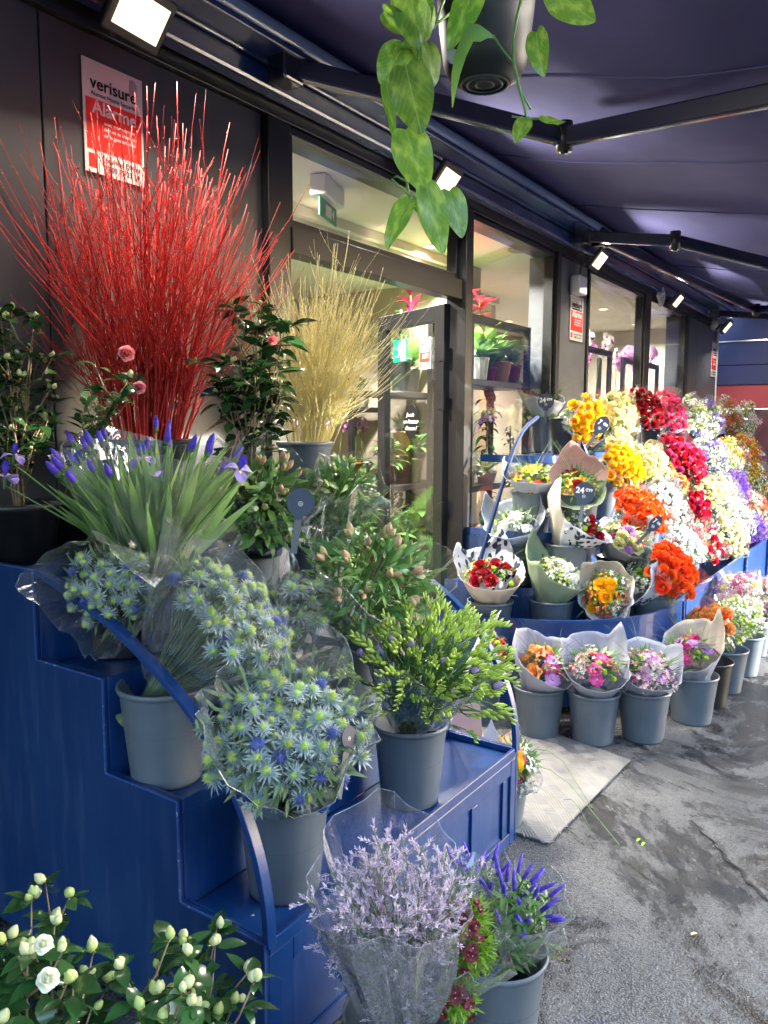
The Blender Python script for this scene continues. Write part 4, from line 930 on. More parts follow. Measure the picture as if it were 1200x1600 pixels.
# ---- iris
M['iris_leaf'] = mat('iris_leaf', (.22,.38,.10), .4, (.33,.50,.18), 12, 3, var=.25, hue=.015, trans=.3)
iris_leaf = [leaf(.34, .023, .13, 6, .35, .6, .45, .0, twist=R(-.4,.4)) for _ in range(4)]
def lm(name, vf, mt): mb = MB(); mb.add(*vf); return mb.mesh(name, mt)
iris_leaf = [(v_*1.15, f_) for v_, f_ in iris_leaf]
IL = [lm('iris_leaf', x, M['iris_leaf']) for x in iris_leaf]
F['iris_bud'] = [tulip_bud('iris_bud', M['iris_blue'], .055, .016, M['leaf_mid'])]
def iris_open():
    mb = MB(); petal_ring(mb, 3, .004, .055, .034, .35, .9, 0, 0, .15, 0, 5, .25, .65, .4); petal_ring(mb, 3, .003, .050, .022, 1.2, -.2, .004, 1, .15, .5, 4, .4, .6, .2)
    petal_ring(mb, 3, .004, .022, .008, .45, .5, .002, 2, .05, 0, 2); mb.lathe([(.004,-.04),(.006,-.01),(.004,0)], 7, mi=3)
    return mb.mesh('iris_flower', [M['iris_pale'], M['iris_blue'], M['iris_yellow'], M['leaf_mid']])
F['iris'] = [iris_open() for _ in range(2)]
ib = at_z(225, 885, 1.15); ib.y = min(ib.y, 1.80)
t = thing('iris_bunch', 'fan of green iris leaves with violet-blue buds and flowers in clear film', 'flowers', at_d(238, 905, 2.28), frame_of((0,0,0), (-.04,-.10,1))[0])
qi = t.rotation_euler.to_quaternion()
def iris_dir(): a = R(-1,1); return Vector((a*.85, R(-.5,.3), 1)).normalized()
for k in range(230):
    d = iris_dir(); b_ = Vector((d.x*.05, d.y*.05, R(-.02,.10))); o = link(IL[0].name, random.choice(IL), t); o.name = 'iris_leaf'
    o.matrix_local = leafM(b_, (d+Vector((R(-.08,.08), R(-.08,.08), 0))).normalized(), Vector((R(-1,1), R(-1,1), .2)), R(.68,.98))
ipts = []
for k in range(26):
    d = iris_dir(); p = d*R(.36,.44); ipts.append((p, d)); 
    link('iris_bud', F['iris_bud'][0], t, p, dirq(d), R(.7,1.0))
for px_, py_ in ((222,716),(240,738),(374,735),(22,712),(8,745),(120,728)):
    pw = at_d(px_, py_, 2.15); pl = qi.inverted() @ (pw-t.location); link('iris_flower', random.choice(F['iris']), t, pl, dirq((R(-.4,.4), R(-.6,.1), 1)), R(.65,.85)); ipts.append((pl-Vector((0,0,.02)), Vector((0,0,1))))
stems(t, ipts, .003, conv=.05); sleeve(t, .36, .26, top=.07, flare=1.2, nseg=40, nv=9, amp=.014, squash=.72)
# ---- alstroemeria
AL = [lm('leaf', leaf(.085*s_, .021*s_, c_, 5, .12, .12, .42, 0, twist=tw), M['leaf_mid']) for s_, c_, tw in ((1,.6,.6),(.9,.2,-.5),(1.1,.9,.3),(.8,.5,1.))]
AB = [tulip_bud('flower_bud', M['bud_rose'], .032, .013, M['bud_green']), tulip_bud('flower_bud', M['bud_green'], .028, .012), tulip_bud('flower_bud', M['bud_rose'], .038, .017, M['bud_green'])]
def alstro(label, rim, head, Rr, nl=230, nb=36, sx=1., bias=(0,1,2), dome=.1, top=.08, flare=1.3, film=True):
    q, L = frame_of(rim, head); t = thing('alstroemeria_bunch', label, 'flowers', rim, q, 'bunches of budding alstroemerias in cellophane')
    for k in range(nl):
        u = R(0,1); a = R(0,2*PI); r = Rr*math.sqrt(u); z = L+dome*(1-u)-dome*.6-R(0,.10)**1*1.0
        o = link('leaf', random.choice(AL), t); d = Vector((math.cos(a)*R(.2,1.1), math.sin(a)*R(.2,1.1), R(-.1,1.1)))
        o.matrix_local = leafM((r*math.cos(a)*sx, r*math.sin(a), z), d, (R(-.8,.8),R(-.8,.8),1), R(.6,1.0))
    cl = cap_points(nb//4, Rr*.95, L-dome*.5, dome, jz=.02)
    for p, nn in cl:
        for j in range(4):
            d = (nn+Vector((R(-.5,.5),R(-.5,.5),R(-.2,.4)))).normalized(); link('flower_bud', AB[random.choice(bias)], t, Vector((p.x*sx,p.y,p.z))+d*.012, dirq(d), R(.8,1.2))
    stems(t, cap_points(24, Rr*.9, L-.03, dome*.8), .0032, conv=.06); leaves_mass(t, 170, Rr*.95*sx, L*.15, L*.75, .08, .018, 'leaf', out=.5, up=.8)
    if film: sleeve(t, L, Rr*sx, top=top, flare=flare, nseg=36, nv=9, amp=.014)
    return t
alstro('alstroemerias with pink-tipped buds in clear film on the second step', b5+Vector((0,0,.265)), at_d(590,880,2.42), .155, 260, 52, 1.3, (0,2,1,2))
alstro('leafy alstroemerias with a round navy tag on the third step', b6+Vector((0,0,.265)), at_d(420,760,2.50), .15, 250, 44, 1.05)
alstro('plain green alstroemerias next to the open door', b7+Vector((0,0,.265)), at_d(545,755,2.80), .13, 200, 28, .9, (1,))
for px_, py_ in ((465,718),(438,715)): 
    pass
thistles('small blue thistle bunch behind on the second step', b8+Vector((0,0,.265)), at_d(470,930,2.38), .10, 30, 1.1, .06, top=.10, flare=1.2)

# ================================================================== twigs
def twig_mesh(name, mts, H=1.0, nb=4, r=.0042, wander=.05, ang=.45, bud=.004, kink=.4):
    mb = MB(); n = 12; p = Vector((0,0,0)); d = Vector((0,0,1)); pts = [p.copy()]; off = R(0,99)
    for i in range(n):
        d = (d+Vector((noise.noise(Vector((off,i*kink,0))), noise.noise(Vector((off,i*kink,9))), 0))*wander*1.6+Vector((0,0,.12))).normalized(); p = p+d*H/n; pts.append(p.copy())
    mb.tube(pts, [r*(1-.72*i/n) for i in range(n+1)], 5, True)
    def buds(P, every=1, r_=bud):
        for i in range(1, len(P)-1, every):
            q_ = P[i].lerp(P[i+1], R(0,.9)); dd = (P[i+1]-P[i]).normalized(); s_ = dd.orthogonal().normalized(); s_.rotate(Quaternion(dd, R(0,6)))
            mb.tube([q_, q_+(dd+s_*.7).normalized()*r_*1.8], [r_*.55, r_*.15], 4, True, 1)
    buds(pts)
    for b_ in range(nb):
        i = random.randrange(3, n-1); q0 = pts[i]; dd = (pts[i+1]-pts[i]).normalized(); s_ = dd.orthogonal(); s_.rotate(Quaternion(dd, R(0,6)))
        d2 = (dd+s_*ang*R(.7,1.6)).normalized(); Lb = H*(1-i/n)*R(.45,.95)+.05; bp = [q0]; m_ = 6
        for k in range(m_): d2 = (d2+Vector((R(-1,1),R(-1,1),1.2))*.09).normalized(); bp.append(bp[-1]+d2*Lb/m_)
        r0 = r*(1-.72*i/n)*.8; mb.tube(bp, [r0*(1-.6*k/m_) for k in range(m_+1)], 4, True, 0); buds(bp, 1)
        if R(0,1) < .5:
            k = random.randrange(2, 5); d3 = (d2+Vector((R(-1,1),R(-1,1),.3))*.6).normalized(); mb.tube([bp[k], bp[k]+d3*Lb*.2, bp[k]+(d3+Vector((0,0,.4)))*Lb*.4], [r0*.6, r0*.5, r0*.3], 4, True, 0)
    return mb.mesh(name, mts)
TW = [twig_mesh('red_twig', [M['red_twig'], M['red_tip']], 1.0, random.choice((3,4,5)), .0038, .10, .6) for _ in range(12)]
TY = [twig_mesh('yellow_twig', [M['yel_twig'], M['yel_twig']], .85, random.choice((6,7,8)), .0027, .09, .8, .0030, .6) for _ in range(12)]
def twigs(name, label, base, meshes, n, spread, H, sq=.45, lean=(0,0), yb=-.1, bw=.12):
    t = thing(name, label, 'twigs', base)
    for k in range(n):
        a = R(0, 2*PI); u = math.sqrt(R(0,1)); tx, ty = math.cos(a)*u*spread*R(.8,1.2)+lean[0], math.sin(a)*u*spread*sq+lean[1]+yb*u
        d = Vector((tx, ty, 1)).normalized(); h = H*min(1.04, random.gauss(.74,.14))*(1.05-.22*u*u)
        hor = Vector((IMR.x*tx*1., IMR.y*tx, 0))+Vector((-IMR.y*ty, IMR.x*ty, 0))   # spread across the view of the shop front
        d = Vector((hor.x, hor.y, 1)).normalized(); b_ = Vector((hor.x, hor.y, 0))*bw
        link(meshes[0].name.split('.')[0], random.choice(meshes), t, b_, dirq(d, R(0,6)), h)
    return t
IMR = Vector((CAX[0][0], CAX[0][1], 0)).normalized()
rb_ = at_y(228, 672, 2.20); rb_ = Vector((rb_.x, rb_.y, rb_.z))
bucket('bucket', 'black bucket of red twigs on the top step', Vector((rb_.x, rb_.y, 1.16)), .155, .12, rb_.z-1.16-.03, 'bucket_dark', 'black flower buckets')
twigs('red_twigs', 'tall sheaf of bright red dogwood twigs on the top step', rb_+Vector((0,0,-.10)), TW, 165, .33, 1.22, .30, yb=.02, bw=.34)
yb_ = at_y(476, 690, 2.22); bucket('bucket', 'grey bucket of yellow twigs on the top step', Vector((yb_.x, yb_.y, 1.16)), .12, .09, yb_.z-1.16+.0, 'bucket', 'grey flower buckets')
tt_ = twigs('yellow_twigs', 'sheaf of pale yellow branching twigs beside the open door', yb_+Vector((0,0,-.06)), TY, 130, .34, 1.10, .30, lean=(.08,0), yb=.02, bw=.22)

# ================================================================== camellias and other shrubs
CL = [lm('leaf', leaf(.075*s_, .036*s_, c_, 6, .18, .08, .45, 0, twist=tw), M['leaf_dark']) for s_, c_, tw in ((1,.5,.2),(1.1,.3,-.2),(.9,.8,.5),(1,.1,0),(.8,.6,-.5))]
def cam_bud(name, mt, s_=1., cl=True):
    mb = MB(); mb.lathe([(.001,0),(.0075,.004),(.0105,.011),(.0085,.019),(.003,.026),(.0005,.028)], 9, wob=lambda a, j: .06*math.cos(4*a+j))
    v, f = leaf(.017, .013, -.5, 3, .5, .5, .55, .1)
    for k in range(6): a = k*2.1; e = .9+.1*(k % 2); mb.add(v, f, leafM((math.cos(a)*.007, math.sin(a)*.007, .002+.002*(k//3)), (math.cos(a)*.35, math.sin(a)*.35, 1), (-math.cos(a), -math.sin(a), .3)), 0)
    return mb.mesh(name, [mt])
CB = [cam_bud('flower_bud', M['cam_bud']), cam_bud('flower_bud', M['bud_green'])]
CF = {'w': [rose_mesh('camellia_flower', M['cam_white'], .024)], 'p': [rose_mesh('camellia_flower', M['cam_pink'], .022)]}
def camellia(label, base, H, W, nb, nl, pot=None, bud=.8, buds_n=30, flowers=(), fk='w', lean=(0,0), name='camellia', group='camellia shrubs', leafs=1., potr=.12, dens=.3, mat_='wood'):
    t = thing(name, label, 'shrub', base, None, group); z0 = 0
    if pot:
        mb = MB(); mb.lathe([(.0001,0),(potr*.78,0),(potr,pot),(potr*1.04,pot),(potr*1.04,pot-.02),(potr*.95,pot-.02),(potr*.9,pot-.03),(.0001,pot-.03)], 28); mb.build('pot', M['black_pot'], t, smooth=True); z0 = pot-.03
        mb = MB(); mb.lathe([(.0001,0),(potr*.9,0)], 20, (0,0,z0)); mb.build('soil', M['soil'], t)
    mb = MB(); tips = []
    for k in range(nb):
        a = 2*PI*k/nb+R(-.4,.4); u = R(.2,1); e = Vector((lean[0]+math.cos(a)*W*u, lean[1]+math.sin(a)*W*u, H*R(.6,1.0)))
        P_ = [Vector((math.cos(a)*.01, math.sin(a)*.01, z0-.01))]
        for i in range(1, 7): s_ = i/6; P_.append(Vector((e.x*s_**1.3, e.y*s_**1.3, z0+(e.z-z0)*s_))+Vector((R(-1,1),R(-1,1),0))*.012)
        mb.tube(P_, [.0042*(1-.65*i/6) for i in range(7)], 6, True); tips.append((P_, 1))
        for j in range(3):
            i = random.randrange(2, 6); dd = Vector((R(-1,1),R(-1,1),R(.2,1))).normalized(); B = [P_[i], P_[i]+dd*.05, P_[i]+dd*.09+Vector((0,0,.035))]
            mb.tube(B, [.003,.0025,.0018], 5, True); tips.append((B, 0))
    mb.build('branches', M[mat_], t, smooth=True)
    for k in range(nl):
        P_, main = random.choice(tips); i = min(len(P_)-2, random.randrange(max(1, int(len(P_)*dens)), len(P_)+1)) if len(P_) > 3 else random.randrange(0, len(P_)-1)
        p = P_[i].lerp(P_[i+1], R(0,1)); a = R(0, 2*PI); d = Vector((math.cos(a), math.sin(a), R(-.3,.75)))
        place_leaf('leaf', random.choice(CL), t, p+d*.004, d, (R(-.5,.5),R(-.5,.5),1), R(.65,1.15)*leafs)
    for P_, main in tips:
        for j in range(4 if main else 3):
            a = R(0,6.28); place_leaf('leaf', random.choice(CL), t, P_[-1]-Vector((0,0,R(0,.012))), (math.cos(a), math.sin(a), R(.0,.8)), (R(-.4,.4),R(-.4,.4),1), R(.6,1.0)*leafs)
        for j in range(random.choice((1,2,3)) if buds_n > 8 else 0): link('flower_bud', random.choice(CB), t, P_[-1]+Vector((R(-1,1),R(-1,1),R(-.3,.5)))*.009, dirq((R(-.7,.7),R(-.7,.7),1)), R(.7,1.1)*bud)
    for k in range(0 if buds_n > 8 else buds_n):
        P_, main = random.choice(tips); p = P_[-1]+Vector((R(-1,1),R(-1,1),R(-.5,.6)))*.010 if R(0,1) < .75 else P_[-2].lerp(P_[-1], R(0,1))
        link('flower_bud', random.choice(CB), t, p, dirq((R(-.6,.6),R(-.6,.6),1)), R(.7,1.15)*bud)
    for px_, py_, dd, s_ in flowers: p = at_d(px_, py_, dd)-t.location; link('camellia_flower', random.choice(CF[fk]), t, p, dirq(-Vector((p+t.location-Vector((0,0,CAMH))).normalized())+Vector((0,0,.3))), s_)
    return t
# two white camellias on the ground in front of the stand
g1 = at_d(285, 1560, 1.46); g1.z = 0; g2 = at_d(60, 1550, 1.38); g2.z = 0
camellia('white-budded camellia on the ground before the blue side panel', g1, .70, .14, 14, 230, .22, .95, 40, (), lean=(0,.0), potr=.13, leafs=.86, dens=.55)
camellia('white camellia with two open flowers at the bottom left corner', g2, .76, .17, 14, 230, .22, .95, 34, ((68,1475,1.28,.42),(75,1530,1.26,.50)), lean=(.0,.03), potr=.13, leafs=.9, dens=.5)
# camellias on the top step
c1 = at_z(35, 884, 1.16); c1 = c1+Vector((c1.x, c1.y, 0)).normalized()*.10
camellia('loose leafy camellia in a black pot at the left edge of the top step', c1, .80, .17, 14, 190, .19, .7, 26, (), potr=.125, leafs=.95, dens=.35)
c2 = Vector((1.35, 2.22, 1.16)); camellia('camellia branch with two pink flowers before the red twigs', at_z(100,870,1.16)+Vector((.08,.1,0)), .60, .05, 4, 40, .19, .8, 6, ((198,553,1.95,.62),(218,606,1.97,.5)), 'p', lean=(at_d(190,560,1.99)-(at_z(100,870,1.16)+Vector((.08,.1,0))))[:2], leafs=1., potr=.11, dens=.55)
c3 = at_d(395, 700, 2.62); c3.z = 1.16; camellia('dark glossy camellia between the red and yellow twigs', c3, .84, .13, 13, 190, .2, .65, 20, ((426,532,2.45,.5),), 'p', leafs=1.2, potr=.12, dens=.3)
c4 = at_d(330, 690, 2.55); c4.z = 1.16

# ================================================================== limonium, dianthus, veronica (ground, front right of the stand)
def limo_spray(s_=1.):
    mb = MB(); v, f = leaf(.009, .0042, .2, 1, .4, .4, .6, .4)
    for k in range(9):
        a = k*2.4; b0 = Vector((0,0,.015+.012*k)); d = Vector((math.cos(a), math.sin(a), .9)).normalized(); e = b0+d*R(.03,.05); mb.tube([b0, b0.lerp(e,.5)+Vector((0,0,.004)), e], .0009, 3, False, 1)
        for j in range(9):
            p = b0.lerp(e, .35+.65*j/8)
            for q_ in range(3):
                dd = (d+Vector((R(-1,1),R(-1,1),R(0,1.4)))).normalized(); mb.add(v, f, leafM(p, dd, (R(-1,1),R(-1,1),R(-1,1)), R(.8,1.3)), 0)
    mb.tube([(0,0,-.08),(0,0,.12)], .0014, 4, False, 1); return mb.mesh('statice_spray', [M['limo'], M['limo_stem']])
F['limo'] = [limo_spray() for _ in range(4)]
lb = at_z(640, 1597, .275); lb = Vector((lb.x, lb.y, 0)); bucket('bucket', 'grey bucket at the bottom edge holding lilac statice', lb+Vector((.02,.03,0)), .135, .10, .275)
q, L = frame_of(lb+Vector((0,0,.27)), at_d(625,1432,1.62)); t = thing('statice_bunch', 'lilac statice sprays in clear film beside the blue stand', 'flowers', lb+Vector((.0,.02,.27)), q)
pts = []
for k in range(120):
    a = R(0,2*PI); u = math.sqrt(R(0,1)); tz = R(.15,1.0); pts.append((Vector((math.cos(a)*.112*u*(.5+.5*tz), math.sin(a)*.08*u*(.5+.5*tz), L*tz+.02*R(-1,1))), Vector((math.cos(a)*.35, math.sin(a)*.35, 1))))
heads(t, pts, F['limo'], 'statice_spray', (.75,1.15), .3)
for dx in (-.01,.03,.05): heads(t, [(Vector((dx,.05,L+R(.02,.10))), Vector((0,0,1)))], F['limo'], 'statice_spray', (.9,1.1), .2)
stems(t, pts[:40], .0016, 'limo_stem', conv=.05); sleeve(t, L+.05, .165, top=.09, flare=1.25, nseg=36, nv=9, amp=.014, peaks=2); sleeve(t, L*.97, .12, top=.07, flare=1.05, nseg=30, nv=8, amp=.018, peaks=3)
vb = at_z(778, 1492, .27); vb = Vector((vb.x, vb.y, 0))+Vector((vb.x, vb.y, 0)).normalized()*.03; bucket('bucket', 'grey bucket on the asphalt holding purple veronica', vb, .125, .095, .27)
def vero():
    mb = MB(); cv = R(.2,.9); P_ = [Vector((0,0,0)), Vector((.002,0,.030)), Vector((.008*cv,0,.050)), Vector((.020*cv,0,.066))]; mb.tube(P_, .0014, 4, False, 1)
    mb.tube([P_[0].lerp(P_[1],.1), P_[1], P_[2], P_[2].lerp(P_[3],.6)], [.0052,.0055,.0036,.0018], 7, True, 0)
    v, f = leaf(.010, .006, .3, 1, .3)
    for i in range(120):
        t_ = (i/120)**.9; k = min(2, int(t_*3)); p = P_[k].lerp(P_[k+1], t_*3-k); a = i*2.4; d = Vector((math.cos(a), math.sin(a), .6)); mb.add(v, f, leafM(p+d*.002, d, (0,0,1), 1.15*(1-.72*t_)), 0 if t_ < .93 else 1)
    lv, lf_ = leaf(.036, .012, .5, 4, .2)
    for k in range(6): a = k*1.7; mb.add(lv, lf_, leafM((0,0,-.012-.018*(k//2)), (math.cos(a), math.sin(a), .7), (0,0,1), R(.8,1.1)), 1)
    mb.tube([(0,0,-.05),(0,0,0)], .0018, 4, False, 1); return mb.mesh('veronica_stem', [M['veronica'], M['leaf']])
F['vero'] = [vero() for _ in range(4)]
q, L = frame_of(vb+Vector((0,0,.265)), at_d(812,1408,1.95)); t = thing('veronica_bunch', 'purple veronica spikes with green leaves in clear film', 'flowers', vb+Vector((0,0,.265)), q)
pts = cap_points(24, .085, L-.02, .05, jz=.03); heads(t, pts, F['vero'], 'veronica_stem', (.8,1.1), .35); stems(t, pts, .0022, conv=.05); leaves_mass(t, 100, .11, .0, L-.09, .06, .016, 'leaf', out=.5, up=.7)
sleeve(t, L, .12, top=.05, flare=1.2, nseg=32, nv=8, amp=.014)
q, L = frame_of(vb+Vector((-.05,.05,.265)), at_d(745,1365,2.05)); t = thing('veronica_bunch', 'pale blue veronica wrapped in shiny film behind the red dianthus', 'flowers', vb+Vector((-.05,.05,.265)), q)
pts = cap_points(16, .07, L-.02, .04, jz=.03); heads(t, pts, F['vero'], 'veronica_stem', (.8,1.), .3); stems(t, pts, .0022, conv=.05); leaves_mass(t, 70, .07, .0, L-.08, .05, .012, 'leaf_olive', out=.4, up=.8)
sleeve(t, L, .09, top=.06, flare=1.15, nseg=32, nv=8, amp=.016)
def dianthus():
    mb = MB(); petal_ring(mb, 5, .001, .010, .009, .3, .2, .0, 0, .1, 0, 2, .1, .7, .9); petal_ring(mb, 5, .001, .007, .006, .7, .2, .001, 0, .1, .5, 2, .1, .7, .9); ball(mb, .0016, (0,0,.002), 1, 1, 1, 3, 5)
    return mb.mesh('dianthus_flower', [M['dian'], M['white_p']])
F['dian'] = [dianthus()]
q, L = frame_of(lb+Vector((.10,.02,.27)), at_d(733,1480,1.66)); t = thing('dianthus_bunch', 'dark red dianthus with feathery lime green foliage in clear film', 'flowers', lb+Vector((.10,.02,.27)), q)
mb = MB(); v, f = leaf(.034, .0022, .6, 3, 0, 1, .5, .2)
for px_, py_, r_, n in ((733,1480,.055,900),(712,1555,.045,600),(728,1435,.045,500)):
    c_ = q.inverted() @ (at_d(px_, py_, 1.66)-t.location)
    for _ in range(n):
        d = Vector((R(-1,1),R(-1,1),R(-1,1))).normalized(); mb.add(v, f, leafM(c_+d*r_*R(.1,.8), d+Vector((0,0,.4)), (R(-1,1),R(-1,1),R(-1,1)), R(.7,1.1)))
    for _ in range(11):
        d = (q.inverted() @ -Vector(ray(px_, py_)).normalized()+Vector((R(-1,1),R(-1,1),R(-1,1)))*.9).normalized(); link('dianthus_flower', F['dian'][0], t, c_+d*(r_+.004), dirq(d), R(.9,1.3))
mb.build('feathery_foliage', M['feather'], t, kind='stuff'); stems(t, cap_points(10, .05, L, .02), .002, conv=.03); sleeve(t, L+.03, .085, top=.07, flare=1.15, nseg=30, nv=8, amp=.014)
# fallen bits on the lowest step
for x, y, mt_, lab in ((1.33,1.30,'white_p','tiny white petal fallen on the lowest blue step'),(1.37,1.27,'leaf_pale','small pale green leaf fallen on the lowest blue step')):
    o = link('fallen_leaf', lm('fallen_leaf', leaf(.016,.010,.5,3,.3), M[mt_])); o.location = (x, y, .3775); tag(o, lab, 'leaf')
# ================================================================== price tags
def tag_q(p): d = Vector((CAMH*0-p[0], -p[1], 0)); a = math.atan2(-p[0], p[1]); return Euler((PI/2+rad(-8), 0, math.atan2(p[1], p[0])-PI/2+0)).to_quaternion()
def price_tag(label, px, py, d, txt, r=.05, tilt=0., yaw=0., sq=1., stick=.10, logo=True):
    p = at_d(px, py, d); a = math.atan2(p.y, p.x)-PI/2+yaw
    q = Euler((rad(80), 0, a), 'XYZ').to_quaternion() @ Quaternion((0,0,1), tilt)
    t = thing('price_tag', label, 'price tag', p, q, 'round navy price tags')
    n_ = 28; pts = [(r*sq*math.cos(k), r*math.sin(k)) for k in np.linspace(-PI/2+.35, 3*PI/2-.35, n_)]; pts = pts+[(-.30*r, -r*1.25), (.30*r, -r*1.25)]
    mb = MB(); mb.poly(pts, .002); mb.build('disc', M['tag_navy'], t)
    if txt:
        a_, b_ = txt.split('€'); text(a_, r*.80, M['ink_white'], t, (-r*.42*sq, r*.12, .0026), None, bold=r*.03, sx=sq); text('€'+b_, r*.42, M['ink_white'], t, (r*.42*sq, r*.22, .0026), None, bold=r*.015, sx=sq)
    if logo:
        mb = MB(); o_ = (0, -r*.42) if txt else (0, -r*.1)
        v = []; f = []
        for k in range(20):
            an = 2*PI*k/20
            for rr in (.17, .14): v.append((o_[0]+rr*r*math.cos(an), o_[1]+rr*r*math.sin(an), .0026))
        f = [(2*k, (2*k+2) % 40, (2*k+3) % 40, 2*k+1) for k in range(20)]; mb.add(v, f); mb.box(-.09*r, .09*r, o_[1]-.05*r, o_[1]-.02*r, .0024, .003); mb.box(-.09*r, .09*r, o_[1]+.02*r, o_[1]+.05*r, .0024, .003)
        mb.build('emblem', M['ink_white'], t)
    mb = MB(); mb.box(-.010, .010, -r*1.25-stick, -r*1.25-.001, -.0008, .0008); mb.build('clip', M['clear_stick'], t)
    return t
# ================================================================== wrapped bouquets
def wrap(root, L, Rr, mt, mt2=None, low=.09, back=.12, peaks=((1.57,.08,.35),), r0=.085, z0=-.03, nseg=64, nv=10, side=0.):
    mb = MB(); off = Vector((R(0,50),0,0)); vs = []; fph = [R(0,6.28) for _ in range(4)]
    def hh(a):
        s_ = math.sin(a); h = L*.98+back*max(0, s_)+side*math.cos(a)
        h -= (low+L*.10)*max(0, -s_)
        for ac, hp, wp in peaks:
            d = (a-ac+PI) % (2*PI)-PI; h += hp*1.25*max(0, 1-abs(d)/wp)
        return max(.03, h)
    def surf(a, t):
        H = hh(a); z = z0+(H-z0)*t
        r = r0+(Rr*1.36-r0)*(max(0, min(1.4, z/(L*.95))))**.8
        r += .035*t*t*max(0, -math.sin(a))
        fold = sum(math.exp(-(((a-p_+PI) % (2*PI)-PI)/.10)**2) for p_ in fph)
        r += .008*noise.noise(Vector((math.cos(a)*3, math.sin(a)*3, t*2))+off)*(1+t)+.0035*math.sin(a*13)*(1-t)-.010*fold*(.3+.7*t)
        return Vector((r*math.cos(a), r*math.sin(a), z+.006*noise.noise(Vector((a*2, t*3, 7))+off)))
    for j in range(nv+1):
        for i in range(nseg): vs.append(surf(2*PI*i/nseg, j/nv)[:])
    fs = []; ms = []
    for j in range(nv):
        for i in range(nseg):
            fs.append((j*nseg+i, j*nseg+(i+1) % nseg, (j+1)*nseg+(i+1) % nseg, (j+1)*nseg+i)); a = 2*PI*i/nseg
            ms.append(1 if (mt2 and math.sin(a) > 0.25) else 0)
    mb.add(vs, fs, None, ms); o = mb.build('wrapping_paper', [M[mt]]+([M[mt2]] if mt2 else []), root, smooth=True)
    so = o.modifiers.new('solid', 'SOLIDIFY'); so.thickness = .0012; so.offset = 0
    if 'paper_print' in (mt, mt2):
        pb = MB(); zones = [(-2.9,-.2)] if mt == 'paper_print' else [(.4,2.7)]
        inn = -1 if mt2 == 'paper_print' else 1
        for z_ in zones:
            for g in range(3):
                a0 = z_[0]+(z_[1]-z_[0])*(g+.2)/3; 
                for k in range(8):
                    t_ = .30+.085*k; aa = a0+.16*math.sin(k*.9)+.02*k; da = .16*(1 if k % 2 else -1)
                    P_ = []
                    for u, w_ in ((0,0),(.3,.5),(.6,.55),(1,0),(.6,-.55),(.3,-.5)):
                        P_.append((aa+da*u-.05*w_, min(1, t_+.13*u+.09*w_*(1 if da > 0 else -1))))
                    pv_ = []
                    for a_, t2 in P_:
                        p = surf(a_, min(.99, t2)); n2 = Vector((math.cos(a_), math.sin(a_), -.5)).normalized()*.0035*inn; pv_.append((p+n2)[:])
                    pb.add(pv_, [(0,1,2,3),(0,3,4,5)])
                st = [surf(a0+.16*math.sin(k*.9)+.02*k, min(.99, .25+.085*k))+Vector((math.cos(a0), math.sin(a0), -.5)).normalized()*.0035*inn for k in range(9)]
                pb.tube(st, .0010, 4, False)
        pb.build('printed_leaves', M['tag_navy'], root, kind='stuff')
    return o
def grasses(root, n, L, H=.28, spread=.8, mt='grass'):
    mb = MB()
    for _ in range(n):
        a = R(0,2*PI); d = Vector((math.cos(a)*spread*R(.3,1), math.sin(a)*spread*R(.3,1), 1)).normalized(); p = Vector((R(-.05,.05), R(-.05,.05), L*.4)); P_ = [p]
        h = H*R(.6,1.15)
        for i in range(8): d = (d+Vector((math.cos(a)*.10, math.sin(a)*.10, -.085*(i > 2)))).normalized(); P_.append(P_[-1]+d*h/8)
        mb.tube(P_, [.0017*(1-.75*i/8) for i in range(9)], 3, False)
    return mb.build('grass_blades', M[mt], root, kind='stuff')
def bouquet(label, rim, head, Rr, mt, kinds, n=16, mt2=None, green='leaf', grass=14, low=.05, back=.10, peaks=((1.2,.07,.5),(2.6,.05,.4)), scale=(.95,1.3), side=0., dome=.075, gl=.3, name='wrapped_bouquet', group='bouquets wrapped in paper', roll=0.):
    q, L = frame_of(rim, head); q = q @ Quaternion((0,0,1), roll); t = thing(name, label, 'bouquet', rim, q, group)
    pts = cap_points(n+5, Rr*.98, L-dome*.6, dome, jz=.012)
    for i, pn in enumerate(pts):
        ms = F[kinds[(i*5+i//4) % len(kinds)]]; heads(t, [pn], ms, ms[0].name.split('.')[0], scale, .3)
    leaves_mass(t, 90, Rr*.95, L*.5, L+.0, .055, .014, green, out=.6, up=.7, dome=dome*.5); leaves_mass(t, 60, Rr*.9, L*.6, L+.02, .07, .005, 'grass', name='greenery', out=.7, up=.8)
    wrap(t, L, Rr, mt, mt2, low, back, peaks, side=side)
    if grass: grasses(t, grass, L, gl)
    return t
def stand_rim(px, py, z): return at_z(px, py, z)
BH = .265
def dbucket(px, py, shelf, lab, dia=.27, h=.262, mt='bucket', gp='grey flower buckets'):
    rim = at_z(px, py, shelf+h); bucket('bucket', lab, Vector((rim.x, rim.y, shelf)), dia/2-.004, dia/2-.034, h, mt, gp); return rim
def hd(px, py, rim, closer, up=None): return at_d(px, py, depth(rim)-closer)
